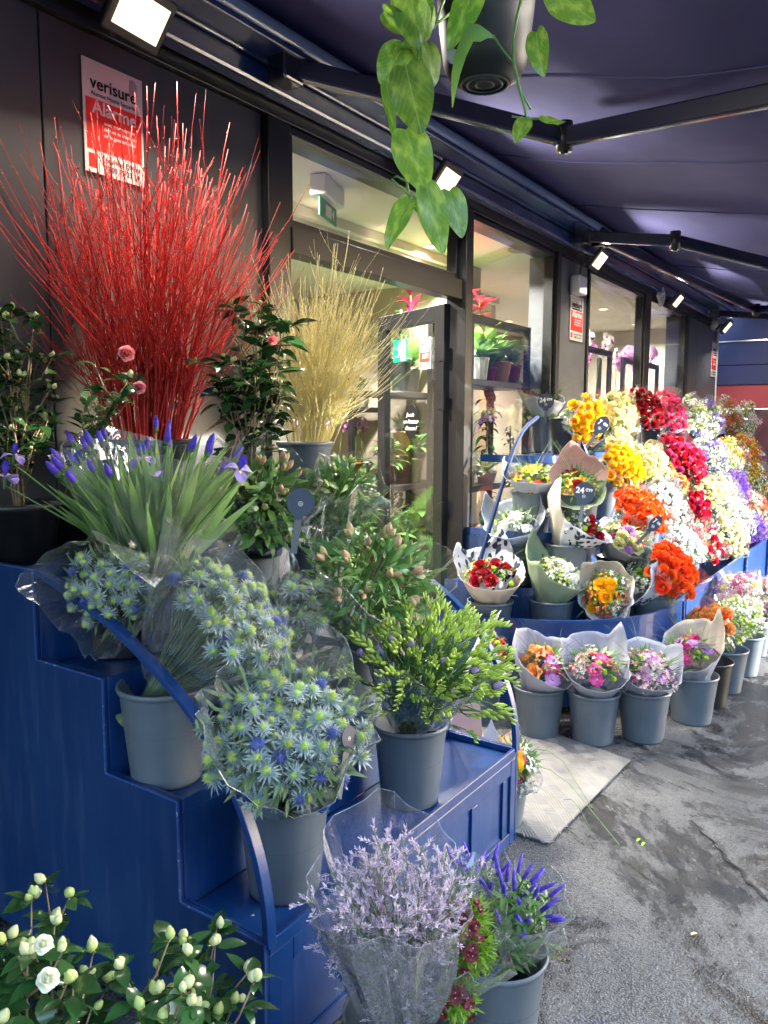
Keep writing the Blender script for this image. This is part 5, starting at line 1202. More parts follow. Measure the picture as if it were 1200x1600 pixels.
# ground row, round the curved end
r0_ = dbucket(748, 1052, 0, 'grey bucket on the tread plate between the two stands')
bouquet('red and yellow bouquet in white paper between the two stands', r0_, hd(778,1012,r0_,0.045), .085, 'paper_white', ('lily_o','gerbera','pom_lime'), 10, back=.07, peaks=((1.0,.09,.4),), grass=10)
r1 = dbucket(843, 1070, 0, 'leftmost grey bucket of the row before the curved apron')
bouquet('pink and coral bouquet in pale blue-grey paper, leftmost before the curved apron', r1, hd(852,1033,r1,0.055), .115, 'paper_grey', ('gerbera','lily_o','mum_lilac','peach'), 12, back=.09, low=.03, peaks=((2.6,.06,.5),(.5,.05,.5)), grass=34, gl=.28, side=-.05)
r2 = dbucket(928, 1078, 0, 'second grey bucket from the left before the curved apron')
bouquet('bouquet with a large pink gerbera and pointed blue-grey paper', r2, hd(932,1036,r2,0.055), .12, 'paper_grey', ('gerbera','mum_lilac','lily_p','cl_pale','pom_lime','coral_' if 0 else 'lily_o'), 15, back=.08, low=.03, peaks=((.75,.10,.35),(2.7,.05,.4)), grass=30, gl=.3)
r3 = dbucket(1007, 1075, 0, 'third grey bucket from the left before the curved apron')
bouquet('lilac chrysanthemum bouquet in blue-grey paper with long grasses', r3, hd(1012,1038,r3,0.050), .12, 'paper_grey', ('mum_lilac','pom_lime','cl_pale','cl_pink'), 14, back=.05, low=.02, peaks=((.3,.06,.5),), grass=34, gl=.34)
r4 = dbucket(1083, 1052, 0, 'fourth grey bucket from the left before the curved apron')
bouquet('magenta and green bouquet in white and kraft paper by the orange roses', r4, hd(1078,1012,r4,0.050), .12, 'paper_grey', ('mum_lilac','car_magenta','pom_lime'), 12, 'paper_kraft', back=.08, low=.02, peaks=((.9,.11,.4),), grass=34, gl=.3)
r5 = dbucket(1108, 1030, 0, 'darker bucket squeezed behind the fourth bucket', mt='bucket_dark', gp='black flower buckets')
# first shelf (bouquets)
T1, T2, T3, T4 = .332, .632, .932, 1.392
s1 = dbucket(766, 937, T1, 'bucket at the left end of the first shelf')
bouquet('red rose bouquet in kraft and leaf-print paper at the left shelf end', s1, hd(768,892,s1,0.045), .14, 'paper_kraft', ('rose_red','pom_lime','daisy_w','rose_red','pom_lime','cl_cream'), 17, 'paper_print', low=.02, back=.08, peaks=((2.7,.10,.5),(1.2,.10,.45)), grass=6, side=-.0)
s2 = dbucket(861, 935, T1, 'bucket with the green and pink wrapped bouquet on the first shelf')
bouquet('white blossom bouquet in green and pink paper on the first shelf', s2, hd(872,890,s2,0.045), .13, 'paper_green', ('lily_w','cl_white','car_white_p','cl_cream'), 16, 'paper_green', low=.02, back=.08, peaks=((1.7,.10,.7),(3.0,.05,.4)), grass=8)
s3 = dbucket(950, 938, T1, 'bucket of the yellow and orange bouquet on the first shelf')
bouquet('yellow and orange bouquet with white blossoms in white paper', s3, hd(946,925,s3,0.110), .11, 'paper_white', ('rose_yellow','cl_orange','lily_w','cl_brown','cl_white'), 16, 'paper_kraft', low=.03, back=.06, peaks=((2.4,.07,.4),(.2,.06,.3)), grass=8)
s4 = dbucket(1022, 925, T1, 'bucket of the leaf-print bouquet at the curve of the first shelf')
bouquet('green and white bouquet in blue leaf-print paper at the shelf curve', s4, hd(992,900,s4,0.055), .12, 'paper_print', ('pom_lime','daisy_w','cl_white'), 12, 'paper_grey', low=.0, back=.05, peaks=((2.9,.05,.4),(.3,.06,.4)), grass=14)
# second shelf
q1 = dbucket(806, 845, T2, 'bucket at the left end of the second shelf')
bouquet('white freesia and lime pompom bouquet in pale blue-grey paper', q1, hd(803,812,q1,0.050), .13, 'paper_blue', ('lily_w','pom_lime','car_white_p','lily_w'), 16, 'paper_grey', low=.02, back=.07, peaks=((2.9,.12,.45),(1.2,.09,.45),(.1,.05,.4)), grass=12)
q2 = dbucket(885, 848, T2, 'bucket in the middle of the second shelf curve')
bouquet('red rose bouquet in beige and leaf-print paper on the second shelf', q2, hd(905,812,q2,0.050), .15, 'paper_print', ('rose_red','cl_white','rose_red','pom_lime'), 13, 'paper_kraft', low=.0, back=.08, peaks=((2.3,.12,.6),(.9,.12,.4)), grass=14)
q3 = dbucket(965, 868, T2-.10, 'bucket of the lilac bouquet beside the orange roses', mt='bucket_dark', gp='black flower buckets')
bouquet('lilac and cream bouquet in grey paper beside the orange roses', q3, hd(978,838,q3,0.070), .13, 'paper_back', ('car_lilac','rose_cream','car_magenta','rose_cream','pom_lime'), 16, 'paper_kraft', low=.0, back=.02, peaks=((.2,.10,.5),), grass=10)
# third shelf
v1 = dbucket(831, 766, T3, 'bucket at the left end of the third shelf')
bouquet('yellow lily bouquet in tall grey-blue paper on the third shelf', v1, hd(832,742,v1,0.045), .12, 'paper_grey', ('lily_y','pom_lime','coral_x' if 0 else 'lily_o','lily_y','cl_cream'), 13, low=-.05, back=.02, peaks=((3.1,.10,.7),), grass=22, gl=.34)
v2 = dbucket(902, 770, T3, 'bucket with the green wrapped bouquet on the third shelf')
bouquet('red and yellow bouquet in green and pink paper behind a price tag', v2, hd(903,757,v2,0.060), .115, 'paper_green', ('lily_y','rose_red','cl_cream'), 12, 'paper_pink', low=-.03, back=.10, peaks=((1.9,.10,.5),), grass=22, gl=.3)
# top bucket
w1 = dbucket(852, 651, T4, 'large dark grey bucket on the top left shelf with the price tag', dia=.285, h=.275)
q, L = frame_of(w1, w1+Vector((-.03,.0,.2))); t = thing('wrapped_bouquet', 'grey paper cone with grasses standing in the top left bucket', 'bouquet', w1, q, 'bouquets wrapped in paper')
wrap(t, .16, .125, 'paper_white', None, low=-.05, back=.02, peaks=((3.5,.10,.9),), side=-.05); grasses(t, 46, .14, .34, .9); leaves_mass(t, 40, .10, .05, .16, .10, .008, 'grass', out=.6, up=.9)
price_tag('round 24€99 price tag on the top left bucket', 853, 627, depth(w1)-.30, '24€99', .060)
price_tag('round 24€99 price tag on the green wrapped bouquet', 913, 769, depth(v2)-.30, '24€99', .058, tilt=-.1)
price_tag('slanted 7€99 price tag on the yellow roses', 940, 664, 4.75, '7€99', .058, tilt=-.6, yaw=.3, sq=.75)
price_tag('slanted 7€99 price tag below the orange roses', 1024, 818, 4.60, '7€99', .056, tilt=-.8, yaw=.5, sq=.6)
price_tag('blank round navy tag with an emblem on the leafy alstroemerias', 470, 785, 2.32, '', .042, tilt=-.15)
price_tag('narrow navy tag seen edge-on among the front thistles', 545, 1152, 1.78, '', .026, tilt=-.5, yaw=.9)
price_tag('oval navy tag on the far white flowers', 1163, 972, 5.1, '', .065, yaw=.8, sq=.6)
# ================================================================== rows of bunches on the long stand
def row(px, py, y, Rr, kinds, n, label, cat='flowers', shelf=None, drop=.08, back=.20, dx=.10, lf=('leaf_olive',46,.07,.03), scale=(.9,1.1), dome=.07, bk=True, name=None, top=.07, flare=1.25, film='film_far'):
    hp = at_y(px, py, y); sh = shelf; rim = Vector((hp.x+dx, y+back, (sh+.262) if sh is not None else hp.z-drop))
    if rim.z > hp.z-.015: hp = hp+Vector((0,0,0)); rim.z = min(rim.z, hp.z-.015) if sh is None else rim.z
    if bk and sh is not None: bucket('bucket', 'bucket under '+label, Vector((rim.x, rim.y, sh)), .125, .095, .262, 'bucket_dark' if sh > 1.2 else 'bucket', 'buckets standing in the long tiered stand')
    return bunch(name or 'flower_bunch', label, cat, 'cellophane bunches on the long tiered stand', rim, hp, Rr, kinds, n, dome, scale=scale, lf=lf, film=film, top=top, flare=flare)
# top row
row(920,655,1.92,.155,('rose_yellow',),24,'yellow roses at the left of the top row',shelf=T4)
row(968,650,2.02,.185,('rose_cream',),42,'cream roses next to the yellow ones in the top row',shelf=T4,scale=(.85,1.05))
row(1012,637,2.05,.20,('rose_red',),32,'dark red roses in the top row',shelf=T4)
row(1050,642,2.05,.21,('rose_pink',),34,'bright pink roses in the top row',shelf=T4)
row(1085,648,2.05,.21,('cl_white','cl_cream','car_white_p'),22,'small white blossoms in the top row',shelf=T4,scale=(.9,1.3))
row(1112,650,2.03,.22,('cl_purple','cl_cream','cl_white','daisy_w'),20,'white and purple blossoms in tilted film in the top row',shelf=T4,scale=(.9,1.3))
row(1138,650,2.03,.25,('cl_brown','cl_white','cl_brown'),26,'rust and white chrysanthemums in the top row',shelf=T4,scale=(1,1.4))
row(1162,662,1.9,.28,('cl_white','cl_pale','cl_cream'),26,'pale blossoms at the far end of the top row',shelf=T4,scale=(1,1.5))
# third shelf row
row(978,728,1.70,.165,('rose_yellow',),30,'yellow roses below the cream roses',shelf=T3,scale=(.95,1.15))
row(972,694,1.88,.10,('rose_cream',),12,'few cream roses between two yellow bunches',drop=.05,lf=('leaf_olive',20,.06,.03))
row(1022,722,1.75,.155,('rose_cream',),30,'cream roses on the third shelf',shelf=T3)
row(1060,706,1.78,.20,('rose_red','rose_pink','crimson'),34,'crimson and pink roses on the third shelf',shelf=T3)
row(1083,724,1.68,.17,('crimson','rose_pink'),26,'pink roses leaning over the cream spray roses',shelf=T3)
row(1112,705,1.78,.22,('cl_white','cl_purple','cl_white'),26,'white and violet stocks on the third shelf',shelf=T3,scale=(.9,1.3))
row(1140,718,1.72,.24,('cl_white','cl_orange','cl_cream'),26,'white and yellow blossoms on the third shelf',shelf=T3,scale=(1,1.4))
row(1165,718,1.70,.27,('cl_orange','cl_brown','cl_orange'),34,'orange blossoms on the third shelf',shelf=T3,scale=(1,1.5))
# second shelf row
row(1006,797,1.45,.175,('rose_orange',),36,'orange roses on the second shelf',shelf=T2,scale=(.95,1.15))
row(1045,785,1.55,.185,('car_white_p',),40,'white carnations on the second shelf',shelf=T2,scale=(.9,1.1))
row(1090,798,1.50,.16,('crimson','rose_red'),30,'crimson roses on the second shelf',shelf=T2,scale=(.85,1.))
row(1060,757,1.62,.08,('peach','car_light_pink'),9,'small peach spray roses above the white carnations',drop=.05,lf=('leaf_pale',20,.05,.02))
row(1105,768,1.58,.20,('rose_cream','car_rose_cream'),34,'cream spray roses on the second shelf',shelf=T2,scale=(.8,1.))
row(1130,775,1.52,.21,('car_white_p','rose_cream','cl_white'),36,'white carnations lit by the sun on the second shelf',shelf=T2,scale=(.9,1.2))
row(1150,765,1.55,.21,('cl_purple',),30,'violet stocks on the second shelf',shelf=T2,scale=(.9,1.3))
row(1177,748,1.60,.26,('cl_white','cl_orange','cl_cream'),32,'white and yellow blossoms at the second shelf end',shelf=T2,scale=(1,1.5))
# first shelf row
row(1055,888,1.16,.165,('rose_orange',),34,'orange roses on the first shelf',shelf=T1,scale=(.95,1.2))
row(1072,848,1.30,.155,('car_white_p',),32,'white carnations on the first shelf',shelf=T1,scale=(.9,1.1))
row(1107,846,1.28,.15,('crimson','car_white_p','lily_o'),24,'red and white blossoms on the first shelf',shelf=T1,scale=(.85,1.))
row(1142,835,1.28,.20,('rose_cream','car_rose_cream','car_white_p'),40,'cream roses leaning over the blue apron',shelf=T1,scale=(.9,1.1))
row(1150,802,1.38,.20,('car_white_p','cl_white'),34,'white blossoms lit by the sun on the first shelf',shelf=T1,scale=(.9,1.2))
row(1180,833,1.25,.16,('cl_purple',),24,'violet stocks on the first shelf',shelf=T1,scale=(.9,1.2))
row(1185,800,1.35,.22,('cl_brown','lily_o','cl_white'),26,'orange blossoms at the right border of the first shelf',shelf=T1,scale=(1,1.3))
# ground row further on
def grow(px, py, bx, by, Rr, kinds, n, label, lab2, **k):
    rim = at_z(bx, by, .262); bucket('bucket', lab2, Vector((rim.x, rim.y, 0)), .132, .10, .262)
    return bunch('flower_bunch', label, 'flowers', 'cellophane bunches in the ground row', rim, hd(px, py, rim, .10), Rr, kinds, n, .05, film='film', top=.08, scale=k.get('scale', (.9,1.1)), lf=k.get('lf', ('leaf_olive',50,.07,.03)))
grow(1103,975,1133,1012,.135,('rose_orange','peach','peach'),26,'orange and peach roses in the ground row','grey bucket of the peach roses in the ground row',scale=(.95,1.2))
grow(1150,965,1160,990,.16,('cl_cream','cl_white','pom_lime'),26,'greenish white blossoms in the ground row','grey bucket of the greenish white blossoms in the ground row',scale=(.8,1.1),lf=('leaf_pale',90,.05,.012))
grow(1150,922,1176,965,.17,('cl_pink','rose_cream','cl_pale','car_light_pink'),24,'pink and cream blossoms in the ground row','darker bucket of the pink and cream blossoms in the ground row',scale=(.9,1.2))
grow(1190,935,1200,955,.17,('cl_pale','car_light_pink','cl_pink'),24,'pale pink carnations at the right border','grey bucket of the pale pink carnations')
# the small bucket beside the left stand
rs = Vector((2.745,1.30,.21)); bucket('bucket', 'small grey bucket on the tread plate hidden by the stand corner', Vector((2.745,1.30,.013)), .105, .08, .20)
bouquet('red, yellow and white bouquet in clear wrap beside the blue stand', rs, at_d(806,1190,3.08), .075, 'film', ('lily_p','rose_yellow','cl_white','rose_cream'), 12, low=.0, back=.05, peaks=((1.2,.04,.4),), grass=8, gl=.3)
# loose long grasses lying over the plate, scraps
mb = MB()
for a_, b_, c_ in (((835,1170),(880,1190),(925,1262)),((830,1195),(890,1225),(968,1320)),((880,1250),(905,1262),(925,1300))):
    P_ = [at_z(*a_, .05), at_z(*b_, .10), at_z(*c_, .012)]; mb.tube([P_[0], P_[0].lerp(P_[1],.5)+Vector((0,0,.02)), P_[1], P_[1].lerp(P_[2],.5), P_[2]], .0016, 4, False)
tag(mb.build('grass_stalks', M['grass']), 'long bent grass stalks lying over the tread plate', 'grass stalks')
for (px, py), k_, lab in (((1001,1310),'lime','small yellow leaf on the asphalt'),((1090,1458),'rose_cream','tiny cream petal lying on the asphalt'),((890,1152),'rose_cream','dry petal beside the grey buckets'),((1008,1316),'lime','yellow leaf scrap on the asphalt')):
    o = link('fallen_petal', lm('fallen_petal', leaf(.028,.012,.5,3,.3), M[k_])); o.location = at_z(px, py, .006); o.rotation_euler = (0, 0, R(0,6)); tag(o, lab, 'petal')
for px, py, mt_, s_, ry, lab in ((722,1128,'paper_pink',.085,.5,'pink paper corner behind the right end of the stand'),(772,1150,'paper_white',.07,-.3,'white paper tip behind the stand corner')):
    mb = MB(); mb.poly([(-s_,-s_),(s_,-s_*1.0),(s_*.9,s_),(-s_*.2,s_*.75)] if mt_ == 'paper_pink' else [(-s_,-s_),(s_*.7,-s_),(-.2*s_,s_)], .001); o = mb.build('paper_sheet', M[mt_]); p = at_d(px, py, 3.25); o.location = p; o.rotation_euler = (rad(78), 0, math.atan2(p.y,p.x)-PI/2+ry*.3); tag(o, lab, 'paper')

# ================================================================== hanging pothos
def heart(curl, fold):
    n = 20; v = []; f = []; O = []
    for i in range(n+1):                                  # heart outline: two lobes behind the stalk, rounded flanks, pointed tip
        g = PI*i/n; O.append((.50*math.sin(g)**1.15*(1+.28*math.cos(g)), .42-.60*math.cos(g)+.20*math.cos(g)**2*(1 if g < PI/2 else 0)+.0*g))
    O[0] = (0, 0); O = [(x_, (y_ if i else 0)) for i, (x_, y_) in enumerate(O)]; O = [(x_, y_ - .10*math.sin(PI*min(1, i/6)) if i < 6 else y_) for i, (x_, y_) in enumerate(O)]; O[-1] = (0, 1.02)
    for i in range(n+1):
        s_ = (i/n); x, ye = O[i]; s_ = max(0, ye) if i > n*.45 else s_*.75
        for k in (-2,-1,0,1,2):
            u = abs(k)/2; y = s_+(ye-s_)*u; xx = x*(k/2); zz = -curl*(max(0, y)**2)*.5+fold*abs(xx)-.25*xx*xx+.02*math.sin(s_*9)*u
            v.append((xx, y, zz))
    for i in range(n):
        for k in range(4): a = i*5+k; f.append((a, a+1, a+6, a+5))
    return np.array(v), f
PL = [lm('leaf', heart(c_, fo), M['leaf_mid']) for c_, fo in ((.30,.13),(.5,.2),(.12,.08))]
M['pothos'] = mat('pothos_leaf', (.10,.22,.022), .30, (.22,.36,.05), 3, 3, .45,.6, var=.2, hue=.01, trans=.3, coat=.2)
_t = M['pothos'].node_tree; _N = _t.nodes; _b = _N['Principled BSDF']; _src = _b.inputs['Base Color'].links[0].from_socket
_tc = _N.new('ShaderNodeTexCoord'); _sx = _N.new('ShaderNodeSeparateXYZ'); _t.links.new(_tc.outputs['Object'], _sx.inputs[0])
_ab = _N.new('ShaderNodeMath'); _ab.operation = 'ABSOLUTE'; _t.links.new(_sx.outputs[0], _ab.inputs[0])
_mr = _N.new('ShaderNodeMapRange'); _mr.inputs[1].default_value = .006; _mr.inputs[2].default_value = .022; _mr.inputs[3].default_value = .7; _mr.inputs[4].default_value = 0; _t.links.new(_ab.outputs[0], _mr.inputs[0])
_sy = _N.new('ShaderNodeMath'); _sy.operation = 'SUBTRACT'; _t.links.new(_sx.outputs[1], _sy.inputs[0]); _t.links.new(_ab.outputs[0], _sy.inputs[1])
_sn = _N.new('ShaderNodeMath'); _sn.operation = 'MULTIPLY'; _sn.inputs[1].default_value = 46; _t.links.new(_sy.outputs[0], _sn.inputs[0])
_s2 = _N.new('ShaderNodeMath'); _s2.operation = 'SINE'; _t.links.new(_sn.outputs[0], _s2.inputs[0])
_m2 = _N.new('ShaderNodeMapRange'); _m2.inputs[1].default_value = .80; _m2.inputs[2].default_value = 1.; _m2.inputs[4].default_value = .35; _t.links.new(_s2.outputs[0], _m2.inputs[0])
_mx = _N.new('ShaderNodeMath'); _mx.operation = 'MAXIMUM'; _t.links.new(_mr.outputs[0], _mx.inputs[0]); _t.links.new(_m2.outputs[0], _mx.inputs[1])
_xx = _N.new('ShaderNodeMix'); _xx.data_type = 'RGBA'; _xx.inputs['B'].default_value = (.30,.45,.14,1); _t.links.new(_mx.outputs[0], _xx.inputs['Factor']); _t.links.new(_src, _xx.inputs['A']); _t.links.new(_xx.outputs['Result'], _b.inputs['Base Color'])
for m_ in PL: m_.materials.clear(); m_.materials.append(M['pothos'])
M['matt_pot'] = mat('matt_black_pot', (.010,.010,.011), .5, (.020,.020,.022), 14, 5)
t = thing('hanging_pothos', 'trailing pothos with heart-shaped leaves in a hanging black pot', 'hanging plant', at_d(757,132,1.25))
PO = t.location.copy()
mb = MB(); mb.lathe([(.0001,.006),(.025,.004),(.038,.006),(.0385,0),(.042,0),(.044,.004),(.058,.012),(.066,.03),(.073,.08),(.080,.15),(.083,.15),(.083,.165),(.079,.165),(.074,.14),(.0001,.135)], 40); mb.build('pot', M['matt_pot'], t, smooth=True)
mb = MB(); 
for rr in (.012,.026,.036): mb.lathe([(rr,-.001),(rr+.002,-.002),(rr+.004,-.001)], 28)
mb.build('base_rings', M['bucket'], t); mb = MB(); mb.lathe([(.0001,0),(.074,0)], 24, (0,0,.137)); mb.build('soil', M['soil'], t)
o = MB(); o.lathe([(.0001,0),(.011,0)], 16); o = o.build('label_dot', M['ink_grey'], t); pd = at_d(708,88,1.20)-PO; o.location = pd; o.rotation_euler = dirq((-.6,-.75,-.1)).to_euler()
for k in range(3):
    a = k*2.1+.4; mb = MB(); mb.tube([(.08*math.cos(a), .08*math.sin(a), .155), (0,0,.62)], .0016, 5); mb.build('hanger_wire', M['black_metal'], t)
def pv(pts, dd, r=.0022): mb = MB(); P_ = [tuple(at_d(x, y, dd+(e[0] if e else 0))-PO) for x, y, *e in pts]; mb.tube(smooth(P_, 2) if 0 else P_, r, 6); mb.build('vine', M['stem'], t, smooth=True)
pv([(705,20),(672,45),(655,62),(653,85),(650,120),(648,160),(643,190),(634,215),(630,245),(634,275),(638,300),(643,318),(660,340),(668,348)], 1.16)
pv([(660,60),(680,40),(690,10),(700,-15)], 1.16); pv([(653,72),(630,76),(612,74)], 1.16, .0016); pv([(655,75),(672,70)], 1.16, .0014); pv([(637,285),(620,275),(612,280),(640,305),(660,312)], 1.15, .0016); pv([(643,318),(660,312),(672,300)], 1.15, .0016)
pv([(818,-15),(808,25),(802,60),(803,100),(812,140),(820,170),(823,186),(850,184),(874,194)], 1.14); pv([(803,100),(785,78),(770,55)], 1.14, .0018); pv([(812,140),(830,172)], 1.14, .0015); pv([(823,186),(800,182)], 1.14, .0015)
def hl(bx, by, tx, ty, wd, dd, k=0, roll=0., curl=0):
    a = at_d(bx, by, dd)-PO; b_ = at_d(tx, ty, dd-.01)-PO; d = b_-a; L = d.length; view = -Vector(ray((bx+tx)/2, (by+ty)/2)).normalized(); up = Quaternion(d.normalized(), roll) @ view
    o = link('leaf', PL[k], t); sx = wd/FPX*dd/L/.92
    Mx = leafM(a, d.normalized(), up); o.matrix_local = Mx @ Matrix.Diagonal((L*sx, L*1.05, L, 1))
for a in ((640,-30,650,62,62,1.15,0,.2),(600,18,642,52,34,1.17,1,.6),(668,5,662,62,32,1.14,2,-.5),(640,60,655,95,36,1.18,0,.3),(630,74,598,122,50,1.17,0,.2),(628,66,612,78,16,1.16,1,.9),(634,104,656,200,64,1.13,2,.1),(602,128,611,218,22,1.15,0,.9),(668,68,684,124,40,1.15,1,-1.0),
          (634,203,662,293,56,1.14,2,-.1),(640,312,602,374,34,1.13,1,.6),(666,292,690,388,44,1.12,2,.2),(702,298,722,362,38,1.14,0,-.3),(838,50,842,108,36,1.14,1,.5),(862,-20,921,30,52,1.12,0,.2),(745,-25,704,62,44,1.12,0,.4),(822,187,806,214,26,1.13,1,.4),(845,182,876,196,16,1.13,1,1.0),(775,-10,800,35,40,1.2,0,-.3)): hl(*a)
# long folded leaf curving over the pot
mb = MB(); P_ = [at_d(x, y, 1.10)-PO for x, y in ((770,56),(757,50),(744,52),(732,62),(722,85),(714,115),(710,140),(707,168))]; W_ = [.004,.010,.014,.015,.0135,.010,.006,.001]; v = []
for i, p in enumerate(P_):
    s_ = IMR*W_[i]*.75; dn = Vector((0,0,1)) if i < 3 else Vector((0,0,.2)); v += [(p-s_+dn*W_[i]*(1 if i < 3 else .3))[:], p[:], (p+s_*.6-dn*W_[i]*.8)[:]]
mb.add(v, [(i*3+k, i*3+k+1, i*3+k+4, i*3+k+3) for i in range(7) for k in range(2)]); mb.build('leaf', M['pothos'], t, smooth=True)
# plant at the right border
t = thing('border_plant', 'light green trailing plant at the right edge of the photo', 'plant', at_d(1232,680,3.0)); PO2 = t.location.copy()
mb = MB(); mb.tube([(0,0,-.18),(0,.01,-.1),(.01,0,.15),(0,0,.35)], .004, 6); mb.build('stem', M['stem'], t)
for k in range(40): a = R(0,6.28); place_leaf('leaf', AL[k % 4], t, (0,0,R(-.18,.28)), (math.cos(a), math.sin(a), R(-.3,.5)), (0,0,1), R(.8,1.2))
mb = MB(); mb.lathe([(.0001,0),(.06,0),(.085,.12),(.09,.12),(.09,.11),(.0001,.105)], 24, (.06,-.08,.33)); mb.build('pot', M['black_pot'], t, smooth=True)
mb = MB(); mb.tube([(.06,-.08,.45),(.06,-.08,1.20)], .002, 5); mb.build('hanger_wire', M['black_metal'], t)

# ================================================================== inside the shop: shelves and potted plants
M['shelf_wood'] = mat('dark_shelf', (.014,.013,.013), .4, (.022,.020,.020), 6, 3)
def rack(label, x0, x1, y0, y1, zs, top=None):
    t = thing('plant_rack', label, 'shelf', ((x0+x1)/2, y0, 0)); o_ = Vector(((x0+x1)/2, y0, 0))
    for z in zs: mb = MB(); mb.box(x0-o_.x, x1-o_.x, 0, y1-y0, z-.045, z); mb.build('shelf', M['shelf_wood'], t, bevel=.003)
    for x_ in (x0, x1-.04):
        for y_ in (0, y1-y0-.04): mb = MB(); mb.box(x_-o_.x-.021, x_-o_.x+.021, y_-.002, y_+.038, .03, (top or zs[-1])); mb.build('post', M['black_metal'], t)
    if top: mb = MB(); mb.box(x0-o_.x+.022, x1-o_.x-.022, .0, .035, top-.06, top-.002); mb.build('rail', M['black_metal'], t)
    return t
ra = rack('black rack with bromeliads and potted plants behind the second window', 4.86, 5.84, 2.60, 2.95, (.35, 1.17, 1.92), 2.36)
rb2 = rack('black rack seen through the glass of the open door', 4.98, 5.86, 3.40, 3.75, (.42, 1.12, 1.86))
rc = rack('low rack with orchids behind the third window', 6.75, 8.1, 2.70, 3.0, (.9, 1.55), 2.36); rd = rack('low rack with orchids behind the last window', 8.5, 9.85, 2.70, 3.0, (.9, 1.55), 2.33)
re_ = rack('shelf with orchids at the back of the shop', 4.3, 5.85, 4.0, 4.35, (.55, 1.15, 1.75))
POTN = 0
def pot_lathe(t, r, h, mt, ribs=0):
    mb = MB(); mb.lathe([(.0001,0),(r*.74,0),(r,h),(r*1.03,h),(r*1.03,h-.012),(r*.9,h-.015),(.0001,h-.015)], 24, wob=(lambda a, j: .02*math.cos(a*ribs)) if ribs else None); return mb.build('pot', M[mt], t, smooth=not ribs)
M['bract_pink'] = mat('bromeliad_pink', sg(150,20,75), .4, sg(175,45,90), 10, 2, trans=.2)
BL = [lm('leaf', leaf(L_, W_, c_, 5, .2, .3, .4, 0), M['leaf_mid']) for L_, W_, c_ in ((.26,.035,.8),(.22,.032,.5))]; DL = [lm('leaf', leaf(.15,.05,c_,5,.15,.12,.45,0), M['leaf_dark']) for c_ in (.5,.9)]; LLf = [lm('leaf', leaf(.17,.06,c_,5,.15,.12,.45,0), M['leaf_mid']) for c_ in (.4,.8)]
SL = [lm('leaf', leaf(.13,.022,.3,4,.35,.7,.3,0), M['leaf_olive'])]; BRL = [lm('bract', leaf(.085,.024,.5,4,.3,.4,.5,0), M['bract_red']), lm('bract', leaf(.085,.024,.5,4,.3,.4,.5,0), M['bract_pink'])]; OL = [lm('leaf', leaf(.22,.06,.7,5,.2,.3,.5,.2), M['leaf_mid'])]
def pplant(label, p, kind, pr=.07, ph=.12, mt='pot_grey', s_=1., ribs=0, cat='potted plant', group='potted plants inside the shop'):
    t = thing('potted_plant', label, cat, p, None, group); pot_lathe(t, pr, ph, mt, ribs)
    mb = MB(); mb.lathe([(.0001,0),(pr*.88,0)], 16, (0,0,ph-.02)); mb.build('soil', M['soil'], t)
    def ring(meshes, n, z0, z1, el0, el1, sc=(.8,1.1), nm='leaf', r=.012):
        for k in range(n): a = k*2.4+R(-.2,.2); e = R(el0, el1); place_leaf(nm, meshes[k % len(meshes)], t, (r*math.cos(a), r*math.sin(a), R(z0,z1)), (math.cos(a)*math.cos(e), math.sin(a)*math.cos(e), math.sin(e)), (0,0,1), R(*sc)*s_)
    if kind == 'bromeliad':
        ring(BL, 18, ph-.01, ph+.05, .3, 1.2); k_ = random.randrange(2); mb = MB(); mb.tube([(0,0,ph-.02),(0,0,ph+.26*s_)], .006, 6); mb.build('flower_stem', M['stem'], t)
        ring([BRL[k_]], 12, ph+.18*s_, ph+.28*s_, .3, 1.2, (.7,1.1), 'bract', .004)
    elif kind == 'bushy': ring(DL, 34, ph, ph+.16*s_, -.1, 1.2, (.7,1.1))
    elif kind == 'light': ring(LLf, 26, ph, ph+.12*s_, .1, 1.3, (.7,1.1))
    elif kind == 'grassy': ring(BL, 30, ph-.01, ph+.02, .5, 1.4, (.6,1.0))
    elif kind == 'succulent': ring(SL, 22, ph-.01, ph+.03, .1, 1.3, (.8,1.2))
    elif kind == 'tall':
        mb = MB(); mb.tube([(0,0,ph-.02),(.01,0,ph+.25*s_),(0,0,ph+.55*s_)], .008, 6); mb.build('trunk', M['wood'], t); ring(DL, 44, ph+.08*s_, ph+.55*s_, -.2, .7, (.6,.95))
    elif kind == 'orchid':
        ring(OL, 6, ph-.02, ph, .1, .8)
        pk = random.choice(('white_p','lilac','lilac','light_pink'))
        for s2 in range(2):
            a = R(0,6.28); P_ = [Vector((0,0,ph-.02)), Vector((.02*math.cos(a), .02*math.sin(a), ph+.22*s_)), Vector((.05*math.cos(a), .05*math.sin(a), ph+.40*s_)), Vector((.12*math.cos(a), .12*math.sin(a), ph+.50*s_)), Vector((.21*math.cos(a), .21*math.sin(a), ph+.47*s_))]
            mb = MB(); mb.tube(P_, .003, 5); mb.build('flower_stem', M['stem'], t, smooth=True)
            for k in range(8): u = k/8*2; i = 2+min(1, int(u)); p_ = P_[i].lerp(P_[i+1], u-int(u)) if i < 4 else P_[4]; link('orchid_bloom', OB[pk], t, p_+Vector((R(-.015,.015), R(-.025,.0), R(-.03,.01))), dirq((R(-.6,.3), -1, R(-.1,.5)), R(0,1)), R(.8,1.15)*s_)
    return t
